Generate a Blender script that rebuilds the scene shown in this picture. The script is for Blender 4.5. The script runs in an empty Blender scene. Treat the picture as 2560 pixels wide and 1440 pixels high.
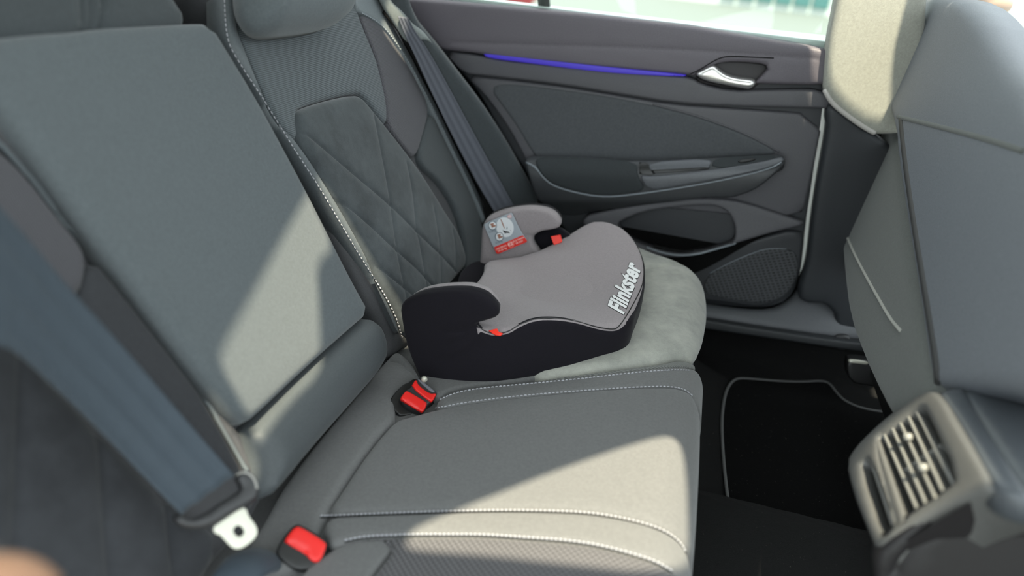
import bpy, math, random
import numpy as np
from mathutils import Vector, Matrix
from mathutils.bvhtree import BVHTree
from mathutils.geometry import delaunay_2d_cdt
random.seed(4)
rng = np.random.default_rng(5)
S = bpy.context.scene
COL = S.collection
# ------------------------------------------------------------------ camera
F, VX, VY, SL = 1800.0, 1812.0, -130.0, 0.1
CAM = np.array([0, 0, 1.0])
_Y = np.array([VX-1280, 720-VY, F]); _P2 = np.array([VX-280, 720-VY-1000*SL, F])
_Y = _Y/np.linalg.norm(_Y); _Z = np.cross(_P2, _Y); _Z = _Z/np.linalg.norm(_Z)
if _Z[1] < 0: _Z = -_Z
_X = np.cross(_Z, _Y)
if _X[0] < 0: _X = -_X
cd = bpy.data.cameras.new('camera'); cam = bpy.data.objects.new('camera', cd); COL.objects.link(cam)
cd.sensor_width = 36; cd.lens = F/2560*36; cd.clip_start = .01
cam.matrix_world = Matrix(((_X[0], _X[1], -_X[2], 0), (_Y[0], _Y[1], -_Y[2], 0), (_Z[0], _Z[1], -_Z[2], 1.0), (0, 0, 0, 1)))
cd.dof.use_dof = True; cd.dof.focus_distance = 1.14; cd.dof.aperture_fstop = 2.0
S.camera = cam

def ray(px, py):
    d = np.array([px-1280, 720-py, F]); d = np.array([d@_X, d@_Y, d@_Z]); return d/np.linalg.norm(d)
def YH(px, py, y): r = ray(px, py); return CAM+r*(y/r[1])
CR = dict(a=(0, 0, 2), b=(550, 0, 2.25), c=(950, 480, 2.3224), d=(1000, 0, 2.0573), e=(1200, 350, 2.7167), f=(0, 700, 1.946),
          g=(800, 850, 2.441), h=(1700, 780, 2.1814), i=(2000, 0, 1.8), j=(1190, 500, 9.6), k=(1200, 0, 2.8444), l=(1700, 130, 8.533),
          m=(2100, 950, 2.939), n=(400, 1130, 4.644), o=(950, 900, 9), p=(1500, 640, 9), q=(1200, 520, 11.08), r=(1580, 360, 6.095),
          s=(1500, 600, 3.79), t=(980, 600, 3.6), u=(880, 0, 9), v=(0, 0, 4), w=(1950, 230, 2.15), x=(1950, 780, 5.143))
def Q(key, *pts):
    x, y, s = CR[key]; return [(x+a/s, y+b/s) for a, b in pts]

# ------------------------------------------------------------------ surfaces
def nrm(v): return v/np.linalg.norm(v)
class Plane:
    def __init__(s, o, n, up=(0, 0, 1)):
        s.o = np.array(o, float); s.n = nrm(np.array(n, float)); up = np.array(up, float)
        s.u = nrm(np.cross(up, s.n)); s.v = np.cross(s.n, s.u)
    def hit(s, px, py):
        r = ray(px, py); return CAM+r*(((s.o-CAM)@s.n)/(r@s.n))
    def to(s, p): d = np.asarray(p)-s.o; return np.array([d@s.u, d@s.v])
    def uv(s, px, py): return s.to(s.hit(px, py))
    def P(s, uv): return s.o+uv[:, :1]*s.u+uv[:, 1:2]*s.v
    def N(s, uv): return np.repeat(s.n[None], len(uv), 0)
    def off(s, d): q = Plane.__new__(Plane); q.o = s.o+s.n*d; q.n = s.n; q.u = s.u; q.v = s.v; return q
def crom(P, k=8):
    P = np.array(P, float); Q_ = np.vstack([2*P[0]-P[1], P, 2*P[-1]-P[-2]]); out = []
    for i in range(1, len(Q_)-2):
        a, b, c, d = Q_[i-1:i+3]
        for j in range(k):
            t = j/k; out.append(.5*(2*b+(c-a)*t+(2*a-5*b+4*c-d)*t*t+(3*b-3*c+d-a)*t**3))
    out.append(P[-1]); return np.array(out)
class Sweep:
    def __init__(s, prof, axis, face, k=8):
        s.p = crom(prof, k); s.a = nrm(np.array(axis, float)); d = np.diff(s.p, axis=0)
        L = np.linalg.norm(d, axis=1); s.s = np.r_[0, np.cumsum(L)]
        t = d/L[:, None]; n = np.cross(t, s.a); n /= np.linalg.norm(n, axis=1)[:, None]
        k_ = 0 if abs(n[0]@np.array(face, float)) > .5 else len(n)//2
        if n[k_]@np.array(face, float) < 0: n = -n
        vn = np.vstack([n[:1], n[:-1]+n[1:], n[-1:]]); s.nv = vn/np.linalg.norm(vn, axis=1)[:, None]
    def _h(s, px, py, far=False):
        r = ray(px, py); best = None
        for i in range(len(s.p)-1):
            M = np.array([s.p[i+1]-s.p[i], s.a, -r]).T
            try: q = np.linalg.solve(M, CAM-s.p[i])
            except Exception: continue
            if -1e-9 <= q[0] <= 1+1e-9 and q[2] > 0:
                if best is None or (q[2] < best[2]) != far: best = (s.s[i]+q[0]*(s.s[i+1]-s.s[i]), q[1], q[2])
        return best
    def uv(s, px, py, dx=-2, far=False):
        for k in range(60):
            b = s._h(px+dx*k, py, far)
            if b: return np.array(b[:2])
        raise Exception('miss %s %s' % (px, py))
    def hit(s, px, py): return s.P(s.uv(px, py)[None])[0]
    def P(s, uv):
        u = uv[:, 0]; return np.stack([np.interp(u, s.s, s.p[:, k]) for k in range(3)], 1)+uv[:, 1:2]*s.a
    def off(s, d): q = Sweep.__new__(Sweep); q.p = s.p+s.nv*d; q.a = s.a; q.s = s.s; q.nv = s.nv; return q
    def N(s, uv):
        n = np.stack([np.interp(uv[:, 0], s.s, s.nv[:, k]) for k in range(3)], 1); return n/np.linalg.norm(n, axis=1)[:, None]

# ------------------------------------------------------------------ object helpers
class T: pass
def empty(name, loc):
    o = bpy.data.objects.new(name, None); COL.objects.link(o); o.location = loc; o['o'] = 0; del o['o']; return o
ORG = {}
def top(name, label, cat, loc, group=None, kind=None):
    o = empty(name, loc); ORG[o.name] = np.array(loc, float)
    if kind: o['kind'] = kind
    if label: o['label'] = label
    if cat: o['category'] = cat
    if group: o['group'] = group
    return o
def mesh(name, V, Fc, mat, parent=None, uv=None, smooth=True, label=None, cat=None, kind=None, group=None):
    V = np.asarray(V, float)
    me = bpy.data.meshes.new(name); ob = bpy.data.objects.new(name, me); COL.objects.link(ob)
    if parent is None:
        org = np.array([V[:, 0].mean(), V[:, 1].mean(), V[:, 2].min()]); ob.location = org; ob.parent = None
    else:
        org = ORG[parent.name]; ob.parent = parent
    ORG[ob.name] = org
    me.from_pydata((V-org).tolist(), [], [tuple(int(i) for i in f) for f in Fc]); me.materials.append(mat)
    if uv is not None:
        l = me.uv_layers.new(name='UVMap'); vi = np.zeros(len(me.loops), int); me.loops.foreach_get('vertex_index', vi)
        l.data.foreach_set('uv', np.asarray(uv, float)[vi].ravel())
    me.polygons.foreach_set('use_smooth', [smooth]*len(me.polygons)); me.validate(); me.update()
    if label: ob['label'] = label
    if cat: ob['category'] = cat
    if kind: ob['kind'] = kind
    if group: ob['group'] = group
    ob.data['w'] = 0; del ob.data['w']
    WM[ob.name] = (V, Fc)
    return ob
WM = {}
def bvh(obs):
    V = []; Fc = []; n = 0
    for o in obs:
        v, f = WM[o.name]; V += [Vector(p) for p in v]; Fc += [tuple(int(i)+n for i in q) for q in f]; n += len(v)
    return BVHTree.FromPolygons(V, Fc)
def cast(bt, px, py):
    h = bt.ray_cast(Vector(CAM), Vector(ray(px, py)))
    return (np.array(h[0]), np.array(h[1])) if h[0] is not None else None
def resample(P, step, closed=True):
    P = np.asarray(P, float)
    if closed: P = np.vstack([P, P[:1]])
    L = np.linalg.norm(np.diff(P, axis=0), axis=1); c = np.r_[0, np.cumsum(L)]; n = max(4, int(round(c[-1]/step)))
    t = np.linspace(0, c[-1], n+1); R = np.stack([np.interp(t, c, P[:, k]) for k in range(P.shape[1])], 1)
    return R[:-1] if closed else R
def chaikin(P, it=2, closed=True):
    P = np.asarray(P, float)
    for _ in range(it):
        if closed: N_ = np.roll(P, -1, 0); P = np.stack([.75*P+.25*N_, .25*P+.75*N_], 1).reshape(-1, P.shape[1])
        else:
            M = np.stack([.75*P[:-1]+.25*P[1:], .25*P[:-1]+.75*P[1:]], 1).reshape(-1, P.shape[1]); P = np.vstack([P[:1], M, P[-1:]])
    return P
def pdist(X, A, closed=True):
    B = np.roll(A, -1, 0) if closed else A[1:]; A = A if closed else A[:-1]
    out = np.full(len(X), 9.); D = B-A; L2 = (D**2).sum(1)+1e-18
    for i in range(0, len(X), 2000):
        x = X[i:i+2000, None]; t = np.clip(((x-A)*D).sum(2)/L2, 0, 1); d = np.linalg.norm(x-(A+t[..., None]*D), axis=2); out[i:i+2000] = d.min(1)
    return out
def inside(X, A):
    B = np.roll(A, -1, 0); r = np.zeros(len(X), bool)
    for (ax, ay), (bx, by) in zip(A, B):
        c = ((ay > X[:, 1]) != (by > X[:, 1])); 
        if ay != by: r ^= c & (X[:, 0] < (bx-ax)*(X[:, 1]-ay)/(by-ay)+ax)
    return r
def area(A): B = np.roll(A, -1, 0); return .5*(A[:, 0]*B[:, 1]-B[:, 0]*A[:, 1]).sum()
def tri(outl, holes, free):
    P = [Vector(p) for p in outl]; E = [(i, (i+1) % len(outl)) for i in range(len(outl))]; n = len(P)
    for h in holes:
        P += [Vector(p) for p in h]; E += [(n+i, n+(i+1) % len(h)) for i in range(len(h))]; n = len(P)
    nb = n; P += [Vector(p) for p in free]
    v, e, f, ov, _, _ = delaunay_2d_cdt(P, E, [], 0, 1e-7)
    V = np.array([tuple(x) for x in v]); f = np.array([q for q in f if len(q) == 3]); C = V[f].mean(1); k = inside(C, outl)
    for h in holes: k &= ~inside(C, h)
    f = f[k]; a = V[f]; cr = (a[:, 1, 0]-a[:, 0, 0])*(a[:, 2, 1]-a[:, 0, 1])-(a[:, 1, 1]-a[:, 0, 1])*(a[:, 2, 0]-a[:, 0, 0])
    f[cr < 0] = f[cr < 0][:, ::-1]
    return V, f, ov, nb
def uvl(surf, pts): return np.array([surf.uv(*p) if not isinstance(p, np.ndarray) else p for p in pts])
def pad(name, surf, out, mat, parent=None, h=0., r=.008, t=.02, res=.012, seams=(), bulge=0., bs=.06, hf=None, holes=(), ck=2, raw=False, **kw):
    """a soft panel: outline on a surface, rounded edge r, front at height h above the surface, side walls down to -t"""
    TS = surf.off(h-r*.3)
    O = np.asarray(out) if raw else uvl(TS, out)
    O = resample(chaikin(O, ck), res*.8)
    if area(O) < 0: O = O[::-1]
    H = []
    for q in holes:
        q = resample(chaikin(q if raw else uvl(TS, q), ck), res*.8)
        H.append(q[::-1] if area(q) > 0 else q)
    loops = [O]+H
    def dist(X): return np.min([pdist(X, l) for l in loops], 0)
    free = []
    for l in loops:
        tg = np.roll(l, -1, 0)-np.roll(l, 1, 0); tg /= np.linalg.norm(tg, axis=1)[:, None]+1e-12; nn = np.stack([-tg[:, 1], tg[:, 0]], 1)
        for q in (.12, .35, .65, 1.):
            c = l+nn*r*q; free.append(c[dist(c) > r*q*.93])
    SM = [(chaikin(a if isinstance(a, np.ndarray) else uvl(surf.off(h), a), 2, False), d, w) for a, d, w in seams]
    sp = []
    for a, d, w in SM:
        a2 = resample(a, max(res*.5, .003), False); tg = np.gradient(a2, axis=0); tg /= np.linalg.norm(tg, axis=1)[:, None]+1e-12; nn = np.stack([-tg[:, 1], tg[:, 0]], 1)
        for q in (-1.8, -.8, 0, .8, 1.8): sp.append(a2+nn*w*q)
    mn, mx = O.min(0), O.max(0)
    gx, gy = np.meshgrid(np.arange(mn[0], mx[0], res), np.arange(mn[1], mx[1], res)); g = np.stack([gx.ravel(), gy.ravel()], 1)
    g[:, 0] += (np.round((g[:, 1]-mn[1])/res) % 2)*res*.5
    g = g[inside(g, O)]
    if len(g): g = g[dist(g) > r+res*.45]
    if sp:
        s_ = np.vstack(sp); k = inside(s_, O); s_ = s_[k]; s_ = s_[dist(s_) > r*.3]
        for a, d, w in SM:
            if len(g): g = g[pdist(g, a, False) > w*1.8+res*.35]
        # thin out
        key = np.unique(np.round(s_/.0012).astype(int), axis=0, return_index=True)[1]; free.append(s_[key])
    free.append(g); free = np.vstack(free)
    for hh in H: free = free[~inside(free, hh)]
    V, f, ov, nb = tri(O, H, free)
    d = dist(V); x = np.clip(d/max(r, 1e-6), 0, 1)
    hh = h-r+r*np.sqrt(np.clip(1-(1-x)**2, 0, 1)) + bulge*(1-np.exp(-(d/bs)**1.3))
    for a, dp, w in SM: hh -= dp*np.exp(-(pdist(V, a, False)/w)**2)
    if hf is not None: hh += hf(surf, V)
    N_ = surf.N(V); P_ = surf.P(V); W = P_+N_*hh[:, None]
    n = len(V); faces = [tuple(q) for q in f]
    B = P_-N_*t; allV = np.vstack([W, B]); faces += [(q[2]+n, q[1]+n, q[0]+n) for q in f]
    ix = 0; uvs = np.vstack([V, V]); 
    inv = {}
    for new, olds in enumerate(ov):
        for o_ in olds:
            if o_ < nb: inv[o_] = new
    # separate wall vertices keep the rim crisp on the base side
    base = 0
    for l in loops:
        m = len(l)
        for i in range(m):
            a, b = inv.get(base+i), inv.get(base+(i+1) % m)
            if a is None or b is None or a == b: continue
            faces.append((a, a+n, b+n, b))
        base += m
    # orientation check
    c = W[f[:, 1]]-W[f[:, 0]]; e = W[f[:, 2]]-W[f[:, 0]]; nf = np.cross(c, e).sum(0)
    if nf@N_.mean(0) < 0: faces = [q[::-1] for q in faces]
    return mesh(name, allV, faces, mat, parent, uv=uvs, **kw)
def tube(P, r, sides=8, closed=False, flat=1.0, upv=None):
    P = np.asarray(P, float); n = len(P)
    tg = (np.roll(P, -1, 0)-np.roll(P, 1, 0)) if closed else np.gradient(P, axis=0)
    tg /= np.linalg.norm(tg, axis=1)[:, None]+1e-12
    up = np.array(upv if upv is not None else (0, 0, 1.)); rr = np.broadcast_to(r, (n,)) if np.ndim(r) <= 1 else r
    V = []
    for i in range(n):
        s = np.cross(tg[i], up); 
        if np.linalg.norm(s) < 1e-4: s = np.cross(tg[i], (1, .2, 0))
        s = nrm(s); w = np.cross(s, tg[i])
        for k in range(sides):
            a = 2*math.pi*k/sides; V.append(P[i]+rr[i]*(math.cos(a)*s+flat*math.sin(a)*w))
    Fc = []
    for i in range(n if closed else n-1):
        for k in range(sides):
            a = i*sides+k; b = i*sides+(k+1) % sides; j = (i+1) % n; Fc.append((a, b, j*sides+(k+1) % sides, j*sides+k))
    if not closed: Fc.append(tuple(range(sides))[::-1]); Fc.append(tuple((n-1)*sides+k for k in range(sides)))
    return np.array(V), Fc
def merge(L):
    V = []; Fc = []; n = 0
    for v, f in L: V.append(v); Fc += [tuple(i+n for i in q) for q in f]; n += len(v)
    return np.vstack(V), Fc
def boxv(c, ax, hs, bev=.15):
    """bevelled box: centre, axes (rows), half sizes"""
    c = np.array(c, float); ax = np.array(ax, float); hs = np.array(hs, float); b = min(hs)*bev*2
    V = []; ids = {}
    import itertools
    for sx, sy, sz in itertools.product((-1, 1), repeat=3):
        for k in range(3):
            q = np.array([sx, sy, sz])*(hs-b); q[k] = np.array([sx, sy, sz])[k]*hs[k]; ids[(sx, sy, sz, k)] = len(V); V.append(c+q@ax)
    Fc = []
    for k in range(3):
        i, j = [(1, 2), (2, 0), (0, 1)][k]
        for s in (-1, 1):
            q = []
            for a, b_ in ((-1, -1), (1, -1), (1, 1), (-1, 1)):
                t = [0, 0, 0]; t[k] = s; t[i] = a; t[j] = b_; q.append(ids[(t[0], t[1], t[2], k)])
            Fc.append(tuple(q if s > 0 else q[::-1]))
    for k in range(3):   # edges along axis k
        i, j = [(1, 2), (2, 0), (0, 1)][k]
        for a in (-1, 1):
            for b_ in (-1, 1):
                t0 = [0, 0, 0]; t0[k] = -1; t0[i] = a; t0[j] = b_; t1 = list(t0); t1[k] = 1
                q = [ids[tuple(t0)+(i,)], ids[tuple(t1)+(i,)], ids[tuple(t1)+(j,)], ids[tuple(t0)+(j,)]]
                Fc.append(tuple(q if a*b_ < 0 else q[::-1]))
    for sx, sy, sz in itertools.product((-1, 1), repeat=3):
        q = [ids[(sx, sy, sz, k)] for k in range(3)]; Fc.append(tuple(q if sx*sy*sz > 0 else q[::-1]))
    return np.array(V), Fc
def stitches(name, pts, bt, mat, parent, L=.0042, gap=.0022, r=.0008, lift=.0004, wide=1.0, step=4):
    pts = resample(chaikin(pts, 2, False), step, False); H = [cast(bt, *p) for p in pts]; H = [x for x in H if x]
    if len(H) < 3: print('WARN st', name); return None
    P = np.array([x[0] for x in H]); N_ = np.array([x[1] for x in H]); 
    c = np.r_[0, np.cumsum(np.linalg.norm(np.diff(P, axis=0), axis=1))]; parts = []; s = 0
    while s+L < c[-1]:
        q = np.linspace(s, s+L, 4); p = np.stack([np.interp(q, c, P[:, k]) for k in range(3)], 1); n = np.stack([np.interp(q, c, N_[:, k]) for k in range(3)], 1)
        n /= np.linalg.norm(n, axis=1)[:, None]; p = p+n*(lift+np.array([-.3, .5, .5, -.3])[:, None]*r)
        parts.append(tube(p, r*np.array([.7, 1, 1, .7]), 6, upv=n[1])); s += L+gap
    V, f = merge(parts); return mesh(name, V, f, mat, parent)
def cord(name, pts, bt, r, mat, parent, lift=0., flat=1., step=5, closed=False):
    pts = resample(chaikin(pts, 2, closed), step, closed); H = [cast(bt, *p) for p in pts]; H = [x for x in H if x]
    if len(H) < 3: print('WARN cord', name, len(H)); return None
    P = np.array([x[0]+x[1]*lift for x in H]); 
    V, f = tube(P, r, 8, closed=closed, flat=flat); return mesh(name, V, f, mat, parent)

# ------------------------------------------------------------------ materials
def M(name, col, rough=.8, kind='felt', sheen=0., metal=0., bump=.3, sc=1., spec=.5, col2=None, emis=None, es=0.):
    m = bpy.data.materials.new(name); m.use_nodes = True; nt = m.node_tree; N_ = nt.nodes; Lk = nt.links; b = N_['Principled BSDF']
    b.inputs['Roughness'].default_value = rough; b.inputs['Metallic'].default_value = metal; b.inputs['Specular IOR Level'].default_value = (.15 if kind in ('felt', 'suede', 'weave', 'mesh', 'rib', 'carpet') else spec)
    b.inputs['Sheen Weight'].default_value = sheen; b.inputs['Sheen Roughness'].default_value = .45
    c = tuple(col)+(1,); c2 = tuple(col2)+(1,) if col2 else tuple(x*.72 for x in col)+(1,)
    b.inputs['Base Color'].default_value = c
    if emis: b.inputs['Emission Color'].default_value = tuple(emis)+(1,); b.inputs['Emission Strength'].default_value = es
    if kind == 'plain': return m
    tc = N_.new('ShaderNodeTexCoord')
    def noise(src, s, det=2., ro=.5):
        n = N_.new('ShaderNodeTexNoise'); n.inputs['Scale'].default_value = s; n.inputs['Detail'].default_value = det; n.inputs['Roughness'].default_value = ro; Lk.new(tc.outputs[src], n.inputs['Vector']); return n.outputs['Fac']
    def math_(op, a, b_=None, c_=None):
        n = N_.new('ShaderNodeMath'); n.operation = op
        for i, x in enumerate((a, b_, c_)):
            if x is None: continue
            if isinstance(x, (int, float)): n.inputs[i].default_value = x
            else: Lk.new(x, n.inputs[i])
        return n.outputs[0]
    def mixc(fac, A, B):
        n = N_.new('ShaderNodeMix'); n.data_type = 'RGBA'; Lk.new(fac, n.inputs[0]); n.inputs[6].default_value = A; n.inputs[7].default_value = B; return n.outputs[2]
    def ramp(fac, a, b_):
        n = N_.new('ShaderNodeMapRange'); n.inputs[1].default_value = a; n.inputs[2].default_value = b_; Lk.new(fac, n.inputs[0]); return n.outputs[0]
    def bumpn(hgt, st, dist):
        n = N_.new('ShaderNodeBump'); n.inputs['Strength'].default_value = st; n.inputs['Distance'].default_value = dist; Lk.new(hgt, n.inputs['Height']); Lk.new(n.outputs[0], b.inputs['Normal'])
    if kind == 'felt':
        f = noise('Object', 1100*sc, 3, .65); g = noise('Object', 260*sc, 3, .6)
        h_ = math_('ADD', math_('MULTIPLY', f, .6), math_('MULTIPLY', g, .4)); Lk.new(mixc(ramp(h_, .35, .65), c2, c), b.inputs['Base Color']); bumpn(h_, bump, .0012)
    elif kind == 'suede':
        f = noise('Object', 700*sc, 3, .6); g = noise('Object', 14*sc, 4, .6); g2 = noise('Object', 60*sc, 4, .7)
        k = math_('ADD', math_('MULTIPLY', g, .55), math_('ADD', math_('MULTIPLY', g2, .25), math_('MULTIPLY', f, .2)))
        Lk.new(mixc(ramp(k, .38, .62), c2, c), b.inputs['Base Color']); bumpn(f, bump, .0008)
    elif kind in ('weave', 'rib', 'mesh', 'hex'):
        sx = N_.new('ShaderNodeSeparateXYZ'); Lk.new(tc.outputs['UV'], sx.inputs[0]); fr = 2*math.pi/(.0026/sc)
        u, v = sx.outputs[0], sx.outputs[1]
        if kind == 'weave':   # small diamond weave
            p = math_('MULTIPLY', math_('SINE', math_('MULTIPLY', math_('ADD', u, v), fr*.8)), math_('SINE', math_('MULTIPLY', math_('SUBTRACT', u, v), fr*.8)))
        elif kind == 'mesh':
            p = math_('MULTIPLY', math_('SINE', math_('MULTIPLY', u, fr*.7)), math_('SINE', math_('MULTIPLY', v, fr*.7)))
        elif kind == 'rib':
            a_ = math_('SINE', math_('MULTIPLY', v, fr)); p = math_('ADD', math_('MULTIPLY', a_, .75), math_('MULTIPLY', math_('SINE', math_('ADD', math_('MULTIPLY', u, fr*1.3), math_('MULTIPLY', a_, 1.5))), .25))
        else:  # rows of small slanted holes
            a_ = math_('SINE', math_('MULTIPLY', math_('ADD', u, math_('MULTIPLY', v, .6)), fr*.27)); c_ = math_('SINE', math_('MULTIPLY', math_('SUBTRACT', math_('MULTIPLY', v, 1.0), math_('MULTIPLY', u, .35)), fr*.42))
            p = math_('MAXIMUM', a_, c_)
        q = ramp(p, -.6, .6)
        f = noise('Object', 900, 2, .6); q2 = math_('ADD', math_('MULTIPLY', q, .8), math_('MULTIPLY', f, .3))
        Lk.new(mixc(q2, c2, c), b.inputs['Base Color']); bumpn(q2, bump, .0015 if kind == 'hex' else .0008)
    elif kind == 'grain':
        n = N_.new('ShaderNodeTexVoronoi'); n.inputs['Scale'].default_value = 900*sc; Lk.new(tc.outputs['Object'], n.inputs['Vector']); f = noise('Object', 500*sc, 2)
        h_ = math_('ADD', n.outputs['Distance'], math_('MULTIPLY', f, .4)); bumpn(h_, bump, .0005); Lk.new(mixc(ramp(noise('Object', 500*sc, 3, .7), .3, .7), c2, c), b.inputs['Base Color'])
    elif kind == 'carpet':
        f = noise('Object', 800*sc, 4, .7); s = noise('Object', 330*sc, 2, .5)
        n = N_.new('ShaderNodeMix'); n.data_type = 'RGBA'; Lk.new(ramp(s, .72, .78), n.inputs[0]); Lk.new(mixc(f, c2, c), n.inputs[6]); n.inputs[7].default_value = (.12, .115, .1, 1)
        Lk.new(n.outputs[2], b.inputs['Base Color']); bumpn(f, 1., .004)
    return m
def g(v, t=(1, 1, 1)): return tuple(v*x for x in t)
COOL = (.90, 1.02, 1.09); PUR = (1.0, .97, 1.10)
m_felt = M('grey_felt', g(.135, COOL), .95, 'felt', .25, bump=.5)
m_felt_d = M('dark_felt', g(.075, COOL), .95, 'felt', .2, bump=.5)
m_roll = M('smooth_leatherette', g(.085, COOL), .6, 'grain', .1, bump=.2)
m_side = M('bolster_leatherette', g(.065, (1, 1, 1.08)), .65, 'grain', .1, bump=.2)
m_rim = M('rim_leatherette', g(.13, COOL), .55, 'grain', .1, bump=.15)
m_cush = M('cushion_cloth', g(.17, (1., 1.0, 1.0)), .95, 'felt', .25, bump=.35)
m_rib = M('ribbed_cloth', g(.17, COOL), .9, 'rib', .2, bump=.8, col2=g(.06, COOL))
m_weave = M('diamond_weave', g(.125, PUR), .9, 'weave', .2, bump=.9, sc=.7, col2=g(.035))
m_weave2 = M('cushion_mesh', g(.16, (1.02, .98, 1.04)), .9, 'mesh', .2, bump=1., sc=.5, col2=g(.03))
m_suede = M('suede', g(.085, COOL), 1., 'suede', .3, bump=.25, col2=g(.045, COOL))
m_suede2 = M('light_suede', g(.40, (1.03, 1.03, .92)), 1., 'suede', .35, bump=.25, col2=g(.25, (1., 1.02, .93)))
m_thread = M('white_thread', (.42, .42, .45), .8, 'plain')
m_threadg = M('grey_thread', (.30, .33, .35), .8, 'plain')
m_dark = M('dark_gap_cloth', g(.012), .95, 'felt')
m_door = M('door_plastic', g(.115, (1.0, .98, 1.08)), .5, 'grain', bump=.3)
m_doorup = M('upper_door_plastic', g(.135, (1.06, .95, 1.1)), .55, 'grain', bump=.25)
m_doorlo = M('lower_door_plastic', g(.05, (.95, 1, 1.12)), .5, 'grain', bump=.3)
m_insert = M('door_cloth', g(.115, (.95, 1., 1.08)), .95, 'felt', .1, bump=.4)
m_arm = M('armrest_leatherette', g(.045, COOL), .6, 'felt', .1, bump=.25)
m_ctrl = M('armrest_plastic', g(.115, (.95, 1, 1.12)), .4, 'grain', bump=.2)
m_speak = M('speaker_mesh', g(.07, (.95, 1, 1.1)), .5, 'hex', bump=.8, col2=g(.008), sc=.9)
m_bin = M('flocked_bin', g(.004), 1., 'felt', .05)
m_chrome = M('satin_chrome', (.92, .9, .88), .28, 'plain', metal=.85)
m_steel = M('pale_metal', (.62, .61, .52), .4, 'plain', metal=.35)
m_red = M('red_plastic', (.75, .015, .012), .35, 'plain')
m_redtag = M('red_tag', (.9, .03, .012), .5, 'plain')
m_black = M('black_plastic', g(.012), .4, 'plain')
m_blackm = M('charcoal_plastic', g(.03, (1, 1, 1.08)), .4, 'grain', bump=.2)
m_belt = M('belt_webbing', g(.15, (.92, .97, 1.15)), .6, 'rib', .1, bump=.3, sc=1.2, col2=g(.10, (.92, .97, 1.15)))
m_belt2 = M('blue_belt_webbing', g(.075, (.78, 1., 1.25)), .55, 'rib', .1, bump=.3, sc=1.2, col2=g(.05, (.78, 1., 1.25)))
m_boost = M('booster_top_cloth', g(.31, (1.07, .95, .98)), .95, 'felt', .2, bump=.15, sc=1.4)
m_bside = M('booster_side_cloth', g(.011, (1.05, .92, 1.3)), .9, 'felt', .06, bump=.2, sc=1.4)
m_white = M('white_print', (.85, .85, .85), .6, 'plain')
m_card = M('label_grey', (.36, .40, .44), .4, 'plain'); m_cardw = M('label_white', (.72, .74, .76), .4, 'plain'); m_brown = M('label_brown', (.35, .17, .12), .5, 'plain')
m_cardr = M('label_red', (.75, .03, .02), .4, 'plain')
m_carpet = M('carpet', g(.010), 1., 'carpet', .04, col2=g(.002)); m_mat = M('mat_carpet', g(.004), 1., 'carpet', .0, col2=g(.001))
m_edge = M('mat_binding', g(.14), .8, 'felt')
m_paint = M('white_paint', (.78, .79, .75), .25, 'plain'); m_sill = M('sill_plastic', g(.10, (.95, 1, 1.1)), .45, 'grain', bump=.3)
m_led = M('blue_light_guide', (.03, .02, .3), .4, 'plain', emis=(.09, .05, .75), es=.27)
m_cons = M('console_plastic', g(.13, (1, 1, .97)), .42, 'grain', bump=.1); m_cons2 = M('console_side_plastic', g(.014, (1.1, .97, 1.05)), .5, 'grain', bump=.15)
m_constop = M('console_top_plastic', g(.10, (.9, 1, 1.12)), .35, 'grain', bump=.1); m_slat = M('vent_slat_plastic', g(.24, (1, 1, .95)), .3, 'plain')
m_shell = M('seatback_shell_plastic', g(.22, (.92, .99, 1.10)), .6, 'grain', bump=.2); m_seatside = M('seat_side_cloth', g(.15, (.98, 1.04, .98)), .9, 'felt', .2)
m_skin = M('skin', (.55, .33, .23), .5, 'plain'); m_lining = M('roof_lining', (.62, .62, .6), .95, 'felt')
m_ground = M('pavement', (.135, .148, .142), .9, 'plain'); m_teal = M('teal_glass', (.06, .16, .16), .2, 'plain'); m_facade = M('facade', (.55, .58, .55), .8, 'plain'); m_redext = M('red_paint', (.45, .05, .06), .4, 'plain')

# ------------------------------------------------------------------ base surfaces
XC, ZC = -.388, .355
A25 = math.radians(25); NB = (math.cos(A25), 0, math.sin(A25))
BK = Plane((XC, 0, ZC), NB)
CU = Sweep([(-.50, 0, .325), (-.388, 0, .357), (-.2, 0, .385), (-.06, 0, .412), (.02, 0, .422), (.062, 0, .417), (.088, 0, .395), (.099, 0, .35), (.10, 0, .27), (.085, 0, .12)], (0, 1, 0), (0, 0, 1))
DR = Plane((0, 1.52, 0), (0, -1, 0))
SUN = nrm(np.array([.12, -.36, .93]))

# ================================================================== REAR BENCH CUSHION
rear = top('rear_seat', 'dark grey cloth rear bench seat with white stitching and quilted backrest under the booster seat', 'car seat', (-.15, .8, .14))
UMAX = CU.s[-1]
base = bench = pad('seat_cushion', CU, [np.array([.01, -.15]), np.array([UMAX, -.15]), np.array([UMAX, 1.38]), np.array([.36, 1.40]), np.array([.01, 1.47])], m_cush, rear, h=-.012, r=.012, t=.05, res=.03, ck=1)
def over(px, n=2):   # continue a seam down the front of the cushion
    q = CU.uv(*px); return [np.array([q[0]+(UMAX-q[0])*(k+1)/n, q[1]]) for k in range(n)]
cr_seam = [(800, 1313), (841, 1247), (882, 1182), (923, 1124), (960, 1079), (988, 1051)]
B_ = [(1087, 1024), (1169, 1008), (1292, 993), (1455, 979), (1619, 969), (1681, 969), (1714, 977), (1731, 993), (1738, 1015)]
A_ = [(1095, 997), (1128, 981), (1160, 973), (1210, 965), (1333, 954), (1455, 942), (1578, 928), (1673, 920), (1725, 921), (1742, 926)]
N1 = [(800, 1294), (923, 1288), (1087, 1282), (1210, 1279), (1333, 1279), (1455, 1283), (1537, 1294), (1619, 1313), (1668, 1333), (1701, 1358), (1716, 1387), (1722, 1424)]
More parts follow.
